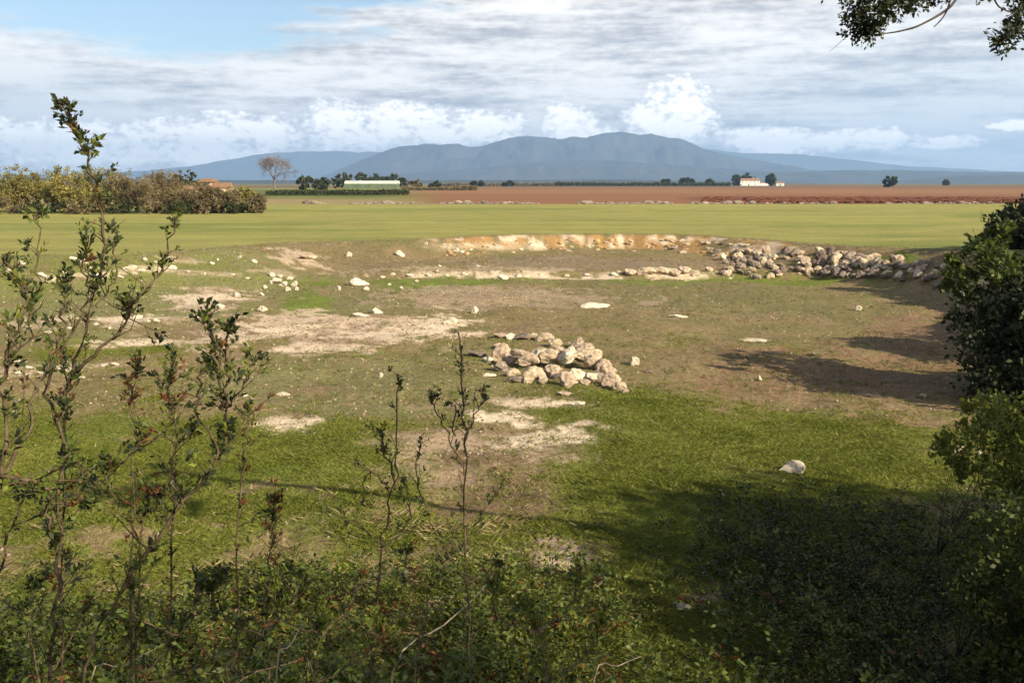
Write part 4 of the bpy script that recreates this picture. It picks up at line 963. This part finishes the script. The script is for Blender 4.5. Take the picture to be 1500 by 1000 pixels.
vis = (_az < 40) & (_r > 2.2)
G2 = np.clip((GG - .3) / .6, 0, 1)
clump = sst(fbm(GX * 1.1, GY * 1.1, 201, 4), .42, .62)
near_w = (1 - sst(_r + 3 * (fbm(GX * .5, GY * .5, 231, 3) - .5), 8.5, 13))
w = area * vis * near_w * (.10 + G2 ** 1.5) * (.3 + clump)
scatter_on_ground('bank_grass', w, 52000, 1, [tuft_mesh('tuft', 14, .060, .030, M_grass, .005, 1, .7), tuft_mesh('tuft', 12, .085, .035, M_grass, .005, 2, .8), tuft_mesh('tuft', 12, .05, .04, M_grass, .006, 3, 1.0), tuft_mesh('tuft', 12, .05, .04, M_leaf, .009, 13, .9)], 'short rough grass covering the near bank', 'grass', .5, 1.4)
w = area * vis * near_w * (.2 + clump) * sst(-GX, -1.5, 1.5)
scatter_on_ground('dry_grass', w, 4000, 15, [tuft_mesh('tuft', 7, .16, .04, M_grass_dry, .002, 21, .7), tuft_mesh('tuft', 8, .13, .04, M_grass, .004, 22, .8)], 'wispy dry grass among the weeds on the left of the bank', 'grass', .5, 1.3)
w = area ** .55 * vis * (_r > 8.5) * (_r < 26) * (G2 ** 1.5 + .03) * (.25 + clump)
scatter_on_ground('short_turf', w, 80000, 3, [tuft_mesh('tuft', 12, .055, .035, M_grass, .007, 4, .9), tuft_mesh('tuft', 12, .04, .05, M_grass, .009, 5, 1.1)], 'short grazed turf on the floor of the basin', 'grass', .6, 1.5)
w = area ** .6 * vis * (_r > 12) * (_r < 55) * (1 - G2 * .7) * (GS > -1) * (.2 + clump)
scatter_on_ground('dry_tussocks', w, 14000, 5, [tuft_mesh('tuft', 10, .07, .06, M_grass_dry, .010, 6, 1.0), tuft_mesh('tuft', 10, .07, .06, M_grass, .010, 7, 1.0), tuft_mesh('tuft', 10, .06, .07, M_brown, .012, 8, 1.0)], 'small dry and green tussocks dotting the bare floor', 'grass', .6, 1.5)
rk = [r for r in ROCKS if r[1] < 52]; n_ = 9; rg_ = np.random.default_rng(5); an_ = rg_.uniform(0, 6.28, (len(rk), n_)); kk_ = rg_.uniform(.9, 1.35, (len(rk), n_)); ra_ = np.array(rk)
fx = (ra_[:, 0:1] + np.cos(an_) * kk_ * ra_[:, 2:3]).ravel(); fy = (ra_[:, 1:2] + np.sin(an_) * kk_ * ra_[:, 3:4]).ravel()
scatter('grass_round_stones', np.stack([fx, fy, H(fx, fy)[0]], 1), rg_.uniform(0, 6.28, len(fx)), rg_.uniform(.5, 1.3, len(fx)), [tuft_mesh('tuft', 12, .07, .04, M_grass, .009, 31, .8), tuft_mesh('tuft', 10, .07, .05, M_grass_dry, .008, 32, .8)], 'tufts of grass growing round the feet of the stones', 'grass')
# gravel: loose bits of limestone on the bare places
w = area ** .6 * vis * (_r > 6) * (_r < 58) * np.clip(1.1 - G2, 0, 1) ** 2 * (GS > -.5) * (.15 + sst(fbm(GX * .6, GY * .6, 211, 4), .45, .65) + 1.2 * (GX < 0) * (GY > 14) * .5)
scatter_on_ground('gravel', w, 6500, 7, [rock_mesh('bit', 51, M_rock, sub=1), rock_mesh('bit', 52, M_rock, sub=1), rock_mesh('bit', 53, M_grey, sub=1)], 'loose limestone bits scattered over the bare floor', 'gravel', .010, .042)

# dark leaved cover put over the shaded corner to deepen its shade
# broad leaved weeds on the bank
def weed_mesh(name, seed, mat, h=.22, n=26, lf=(.03, .06)):
    rg = np.random.default_rng(seed); t = rg.uniform(.1, 1, n); an = rg.uniform(0, 6.28, n)
    P = np.stack([np.cos(an) * .03 * t * 2, np.sin(an) * .03 * t * 2, t * h], 1); D = np.stack([np.cos(an), np.sin(an), rg.uniform(-.1, .9, n)], 1)
    V, Q = leaf_arrays(P, D, rg.uniform(*lf, n), .022, rg); return npmesh(name, V, Q, mat)
w = area * vis * (_r < 9.5) * (.06 + sst(-GX, -1.5, 1) * .8) * (.3 + sst(fbm(GX * .9, GY * .9, 221, 3), .45, .6))
scatter_on_ground('weeds', w * (.25 + G2), 3800, 9, [weed_mesh('weed', 1, M_leaf, .25), weed_mesh('weed', 2, M_leaf_y, .2), weed_mesh('weed', 3, M_leaf, .35, 34), weed_mesh('weed', 4, M_leaf_red, .12, 14)], 'low broad leaved weeds growing through the bank grass', 'weeds', .3, 1.6)

und_shade = area * vis * (_r < 14) * sst(GX - .10 * (12 - GY) * 0 + 1.6 * (fbm(GX * .8, GY * .8, 241, 3) - .5), 1.4, 3.6) * (1 - sst(GY + 1.5 * (fbm(GX * .7, GY * .7, 243, 3) - .5), 9.6, 12.6))  # dark leaves spread where the tree shadow falls, darkening it further
scatter_on_ground('shade_undergrowth', und_shade, 7000, 17, [weed_mesh('shade_undergrowth', 11, M_leaf_dark, .12, 26, (.02, .05)), weed_mesh('shade_undergrowth', 12, M_leaf_dark, .08, 30, (.015, .04)), weed_mesh('shade_undergrowth', 13, M_leaf, .14, 20, (.03, .05))], 'ivy like ground cover, its dark leaves put in to deepen the shade of the right hand corner', 'ground cover', .4, 1.3)

# ------------------------------------------------------------------ twiggy shrubs in the left foreground
def cluster_mesh(seed, mat, n=9, L=(.014, .028), axis=.035):
    rg = np.random.default_rng(seed); t = rg.uniform(-.5, .5, n); an = rg.uniform(0, 6.28, n)
    P = np.stack([np.cos(an) * .003, np.sin(an) * .003, t * axis], 1); D = np.stack([np.cos(an), np.sin(an), rg.uniform(.1, 1.6, n)], 1)
    Lf = rg.uniform(*L, n); V, Q = leaf_arrays(P, D, Lf, Lf * .55, rg); return npmesh('leaf_cluster', V, Q, mat)
CL_D = [cluster_mesh(s, M_leaf_dark, 10) for s in (1, 2, 3)]
CL_G = [cluster_mesh(s, M_leaf, 9) for s in (4, 5, 6)]
CL_Y = [cluster_mesh(s, M_leaf_y, 8) for s in (7, 8)]
CL_R = [cluster_mesh(s, M_leaf_red, 9) for s in (9, 10)]
def sapling(label, paths, seed, name='twiggy_shrub', mats=None, spur=1.0, ls=1.0):
    """paths: (list of (px,py), depth0, depth1, px width at the foot, px width at the tip, leaf density)"""
    rd = random.Random(seed)
    first = paths[0]; foot = at(*first[0][0], first[1]); gz = hz(foot.x, foot.y); base = Vector((foot.x, foot.y, gz))
    root = empty(name, base, label, 'shrub')
    for pi, (pp, d0, d1, w0, w1, dens) in enumerate(paths):
        n = len(pp); pts = [at(px, py, d0 + (d1 - d0) * i / (n - 1)) for i, (px, py) in enumerate(pp)]
        if pi == 0: pts = [base - Vector((0, 0, .05))] + ([base.lerp(pts[0], .5)] if (pts[0] - base).length > .1 else []) + pts
        sp = smooth_path(pts); m = len(sp)
        sp = [p + Vector((rd.gauss(0, .0055), rd.gauss(0, .006), rd.gauss(0, .004))) for p in sp]
        r0, r1 = w0 * d0 / F / 2 * .85, w1 * d1 / F / 2 * .85
        g = Geo(); g.tube(sp, [(r0 + (r1 - r0) * (i / (m - 1)) ** .8) * rd.uniform(.86, 1.16) for i in range(m)], 6)
        spots = []
        L = sum((sp[i + 1] - sp[i]).length for i in range(m - 1)); nsp = int(L * 20 * dens * spur) + 1
        for k in range(nsp):
            t = rd.random() ** .55; i = min(int(t * (m - 1)), m - 2); p = sp[i].lerp(sp[i + 1], rd.random()); ax = (sp[i + 1] - sp[i]).normalized()
            d = (ax * .6 + Vector((rd.gauss(0, .7), rd.gauss(0, .7), rd.uniform(.1, .9)))).normalized(); ln = rd.uniform(.004, .04) * (1 if rd.random() < .85 or t > .8 else 2.4)
            e = p + d * ln; r = (r0 + (r1 - r0) * t) * .4
            g.tube([p, p.lerp(e, .5) + Vector((0, 0, .004)), e], [max(r, .0012), max(r * .8, .001), .0008], 4)
            spots.append((e, d));
            if ln > .04: spots.append((p.lerp(e, .6), d))
        for k in range(int(L * 9) + 1):                      # fine side twigs, forking, with a few small leaves
            t = rd.uniform(.1, 1); i = min(int(t * (m - 1)), m - 2); p = sp[i]; ax = (sp[i + 1] - sp[i]).normalized()
            d = (ax * 1.1 + Vector((rd.gauss(0, .6), rd.gauss(0, .6), rd.uniform(0, .5)))).normalized(); ln = rd.uniform(.05, .17) * (1.15 - t)
            q1 = p + d * ln * .5 + Vector((rd.gauss(0, .006), 0, rd.gauss(0, .006))); q2 = p + d * ln + Vector((rd.gauss(0, .02), rd.gauss(0, .02), .012))
            g.tube([p, q1, q2], [.0016, .0012, .0006], 4); f = q1 + (d + Vector((rd.gauss(0, .7), rd.gauss(0, .7), .2))).normalized() * ln * .4; g.tube([q1, f], [.001, .0005], 3)
            if rd.random() < .55 * dens: spots.append((q2, d))
            if rd.random() < .4 * dens: spots.append((f, d))
        for k in range(max(2, int(dens * 4))): t = 1 - .10 * rd.random(); i = min(int(t * (m - 1)), m - 2); spots.append((sp[i], (sp[i + 1] - sp[i]).normalized()))
        b = link('branch', g.mesh('branch', M_twig, True), root); b.location = -base
        for (e, d) in spots:
            q = rd.random(); pool = (mats or [(.38, CL_D), (.78, CL_G), (.95, CL_Y), (1.01, CL_R)])
            ms = next(c for lim, c in pool if q < lim)
            c = link('leaf_cluster', rd.choice(ms), b); c.location = e
            c.rotation_euler = d.to_track_quat('Z', 'Y').to_euler(); s = rd.uniform(.3, 1.1) * ls; c.scale = (s * .8, s * .8, s)
    return root
sapling('tall thin twiggy shrub at the left whose tip rises above the skyline', [
    ([(70, 1010), (80, 900), (88, 780), (93, 640), (108, 545), (135, 450), (152, 360), (143, 300), (128, 240), (113, 205), (102, 165)], 2.3, 2.5, 9, 3.5, 1.5),
    ([(93, 640), (70, 560), (100, 500), (130, 440), (122, 400), (125, 345)], 2.4, 2.35, 6, 3, 1.1),
    ([(135, 450), (160, 420), (170, 380), (163, 330)], 2.4, 2.5, 4, 2, 1.2),
    ([(108, 545), (160, 500), (200, 440), (232, 405), (250, 350), (262, 312)], 2.4, 2.6, 7, 3, 1.3),
    ([(200, 440), (190, 455), (180, 470), (182, 440)], 2.5, 2.5, 4, 2, 1.4)], 1)
sapling('leafy shrub leaning right from the lower left with its stems crossing', [
    ([(120, 1005), (165, 890), (215, 810), (265, 742), (318, 672), (326, 600), (316, 520), (305, 455)], 2.1, 2.3, 10, 4, 1.6),
    ([(265, 742), (300, 690), (345, 640), (400, 575)], 2.15, 2.5, 5, 2, .3),
    ([(326, 600), (334, 560), (331, 520), (330, 480)], 2.25, 2.3, 9, 6, 1.2),
    ([(318, 672), (290, 600), (295, 560), (310, 530)], 2.2, 2.3, 5, 3, 2.2),
    ([(215, 810), (190, 760), (160, 700), (165, 680)], 2.1, 2.0, 5, 2, 1.2),
    ([(265, 742), (250, 700), (262, 650), (285, 625)], 2.15, 2.1, 4, 2, 1.5),
    ([(326, 600), (352, 572), (366, 540), (360, 512)], 2.25, 2.3, 4, 2, 1.1)], 2)
sapling('dark gnarled shrub at the extreme left edge', [
    ([(-30, 1010), (-15, 860), (5, 700), (8, 600), (12, 520), (38, 455), (30, 410), (8, 376)], 1.9, 2.2, 12, 4, 1.5),
    ([(5, 700), (40, 640), (60, 560), (88, 500), (96, 440), (92, 408)], 2.0, 2.3, 7, 3, 1.5),
    ([(12, 520), (40, 500), (52, 430), (58, 350), (54, 300)], 2.1, 2.4, 5, 2, 1.1),
    ([(5, 700), (60, 712), (72, 750), (80, 800)], 1.95, 2.1, 9, 5, 2.2)], 3)
sapling('shrub with a long bare twig reaching right over the turf', [
    ([(-20, 980), (0, 830), (20, 770), (110, 735), (220, 645), (300, 575)], 2.2, 2.6, 7, 2, .45),
    ([(20, 770), (60, 700), (120, 680), (125, 720)], 2.2, 2.2, 5, 3, 1.7),
    ([(110, 735), (130, 705), (130, 740)], 2.3, 2.3, 5, 3, 1.8)], 4)
# short upright shoots
shoots = [([(195, 700), (196, 600), (197, 535)], 'slim upright shoot left of the crossing stems'), ([(255, 660), (254, 590), (252, 530)], 'slim upright shoot nearest the crossing stems'), ([(92, 660), (95, 580), (94, 505)], 'slim upright shoot at the left among pale stones'),
          ([(205, 800), (212, 760), (232, 735), (228, 720)], 'small leafy shoot low on the left'), ([(395, 840), (400, 780), (403, 725)], 'short bushy shoot in the middle of the lit turf'), ([(352, 720), (360, 650), (365, 590)], 'thin reddish shoot right of the crossing stems')]
for i, (p, lab) in enumerate(shoots):
    sapling(lab, [([(p[0][0] - 6, 1000)] + p, 2.7, 2.8, 4, 3, 1.5 if i != 5 else .8)], 20 + i, name='shoot', mats=[(.35, CL_D), (.6, CL_G), (.7, CL_Y), (1.01, CL_R)])
sapling('spindly shrub in the centre with a straight upright leader', [
    ([(690, 1000), (686, 880), (680, 760), (682, 650), (676, 560), (673, 488)], 3.4, 3.6, 4.5, 3, 1.3),
    ([(682, 700), (660, 640), (636, 600), (634, 582)], 3.4, 3.5, 3, 2, 1.6), ([(682, 640), (700, 600), (712, 580)], 3.4, 3.5, 3, 2, 1.4), ([(660, 640), (668, 600), (650, 590)], 3.4, 3.5, 3, 2, 1.6),
    ([(685, 860), (640, 780), (610, 700), (618, 650)], 3.4, 3.5, 3, 2, .9)], 6, spur=.7, ls=.8)
sapling('branching shrub left of centre with dark leafy tips', [
    ([(545, 1000), (552, 900), (558, 800), (575, 720), (568, 670), (556, 628)], 3.1, 3.3, 5, 4, 1.5),
    ([(560, 800), (590, 780), (600, 740), (592, 700)], 3.1, 3.2, 3.5, 2, 1.1), ([(575, 720), (580, 640), (583, 550)], 3.1, 3.4, 2.5, 3, .6), ([(575, 720), (540, 690), (528, 740)], 3.1, 3.1, 3, 2, .8), ([(558, 800), (520, 760), (505, 770)], 3.1, 3.1, 3, 2, .9)], 7, spur=.7, ls=.8)
sapling('low tangle of leafy stems between the two central shrubs', [
    ([(610, 1000), (620, 900), (650, 830), (690, 780), (740, 700)], 3.3, 3.8, 3.5, 2, 1.4), ([(620, 900), (590, 850), (600, 800)], 3.3, 3.3, 3, 2, 1.6), ([(650, 830), (700, 850), (740, 820)], 3.3, 3.4, 3, 2, 1.6)], 8,
    mats=[(.2, CL_D), (.6, CL_G), (.95, CL_Y), (1.01, CL_R)])
for i, (p, lab) in enumerate([([(210, 1000), (260, 930), (300, 860), (330, 850)], 'leafy dark bush in the shaded lower left'), ([(330, 1000), (380, 930), (400, 880)], 'small leafy bush at the foot of the frame left of centre'), ([(60, 1000), (40, 900), (70, 840)], 'dark leafy bush in the bottom left corner'), ([(450, 1000), (470, 930), (470, 880)], 'yellow green leafy bush at the bottom left of centre'), ([(800, 1000), (790, 930), (760, 880)], 'sparse leafy bush at the bottom centre')]):
    x0, y0 = p[1]
    sapling(lab, [(p, 2.5, 2.8, 5, 2, 2.4), ([p[1], (x0 + 50, y0 - 50), (x0 + 60, y0 - 90)], 2.5, 2.7, 4, 2, 2.4), ([p[1], (x0 - 60, y0 - 30), (x0 - 70, y0 - 80)], 2.5, 2.5, 4, 2, 2.4), ([p[0], (x0 + 70, y0 + 30), (x0 + 90, y0 - 20)], 2.5, 2.6, 4, 2, 2.4)], 40 + i, name='leafy_bush',
            mats=[(.25, CL_D), (.7, CL_G), (.9, CL_Y), (1.01, CL_R)] if i < 3 else [(.4, CL_G), (.93, CL_Y), (1.01, CL_R)], spur=1.1)
# pale dead stems lying through the grass
def dead_stem(pp, d0, d1, w, label):
    n = len(pp); pts = [at(px, py, d0 + (d1 - d0) * i / (n - 1)) for i, (px, py) in enumerate(pp)]
    base = Vector(pts[0]); base.z = hz(base.x, base.y); pts = [Vector((pts[0].x - .02, pts[0].y, base.z - .02))] + pts
    sp = smooth_path(pts, 4); g = Geo(); m = len(sp); r = w * d0 / F / 2; g.tube([p - base for p in sp], [r * (1.1 - .6 * i / m) for i in range(m)], 5)
    o = link('dead_stem', g.mesh('dead_stem', M_pale_twig, True), None, base); tag(o, label, 'dead stem')
dead_stem([(575, 985), (650, 915), (700, 870), (738, 818)], 3.6, 4.2, 3.5, 'long pale dead stem slanting up near the bottom centre')
dead_stem([(405, 985), (425, 945), (448, 905)], 3.2, 3.6, 3.5, 'short pale dead stem left of the long one')
dead_stem([(132, 1000), (180, 975), (235, 945)], 3.0, 3.4, 3, 'pale dead stem in the dark lower left')
dead_stem([(870, 995), (905, 975), (940, 960)], 3.8, 4.2, 3, 'pale dead stem right of the bottom centre')

# ------------------------------------------------------------------ haze
def haze():
    g = Geo(); g.box((0, 0, 297), (32000, 32000, 606))
    m, nt = mat_nodes('haze_air'); v = nt.nodes.new('ShaderNodeVolumePrincipled'); v.inputs['Color'].default_value = (.36, .59, .95, 1)
    v.inputs['Density'].default_value = 1.0e-4; v.inputs['Anisotropy'].default_value = .1
    out = nt.nodes.new('ShaderNodeOutputMaterial'); nt.links.new(v.outputs[0], out.inputs['Volume'])
    o = link('haze', g.mesh('haze', m)); tag(o, 'thin blue haze over the plain', 'haze', kind='stuff')
haze()
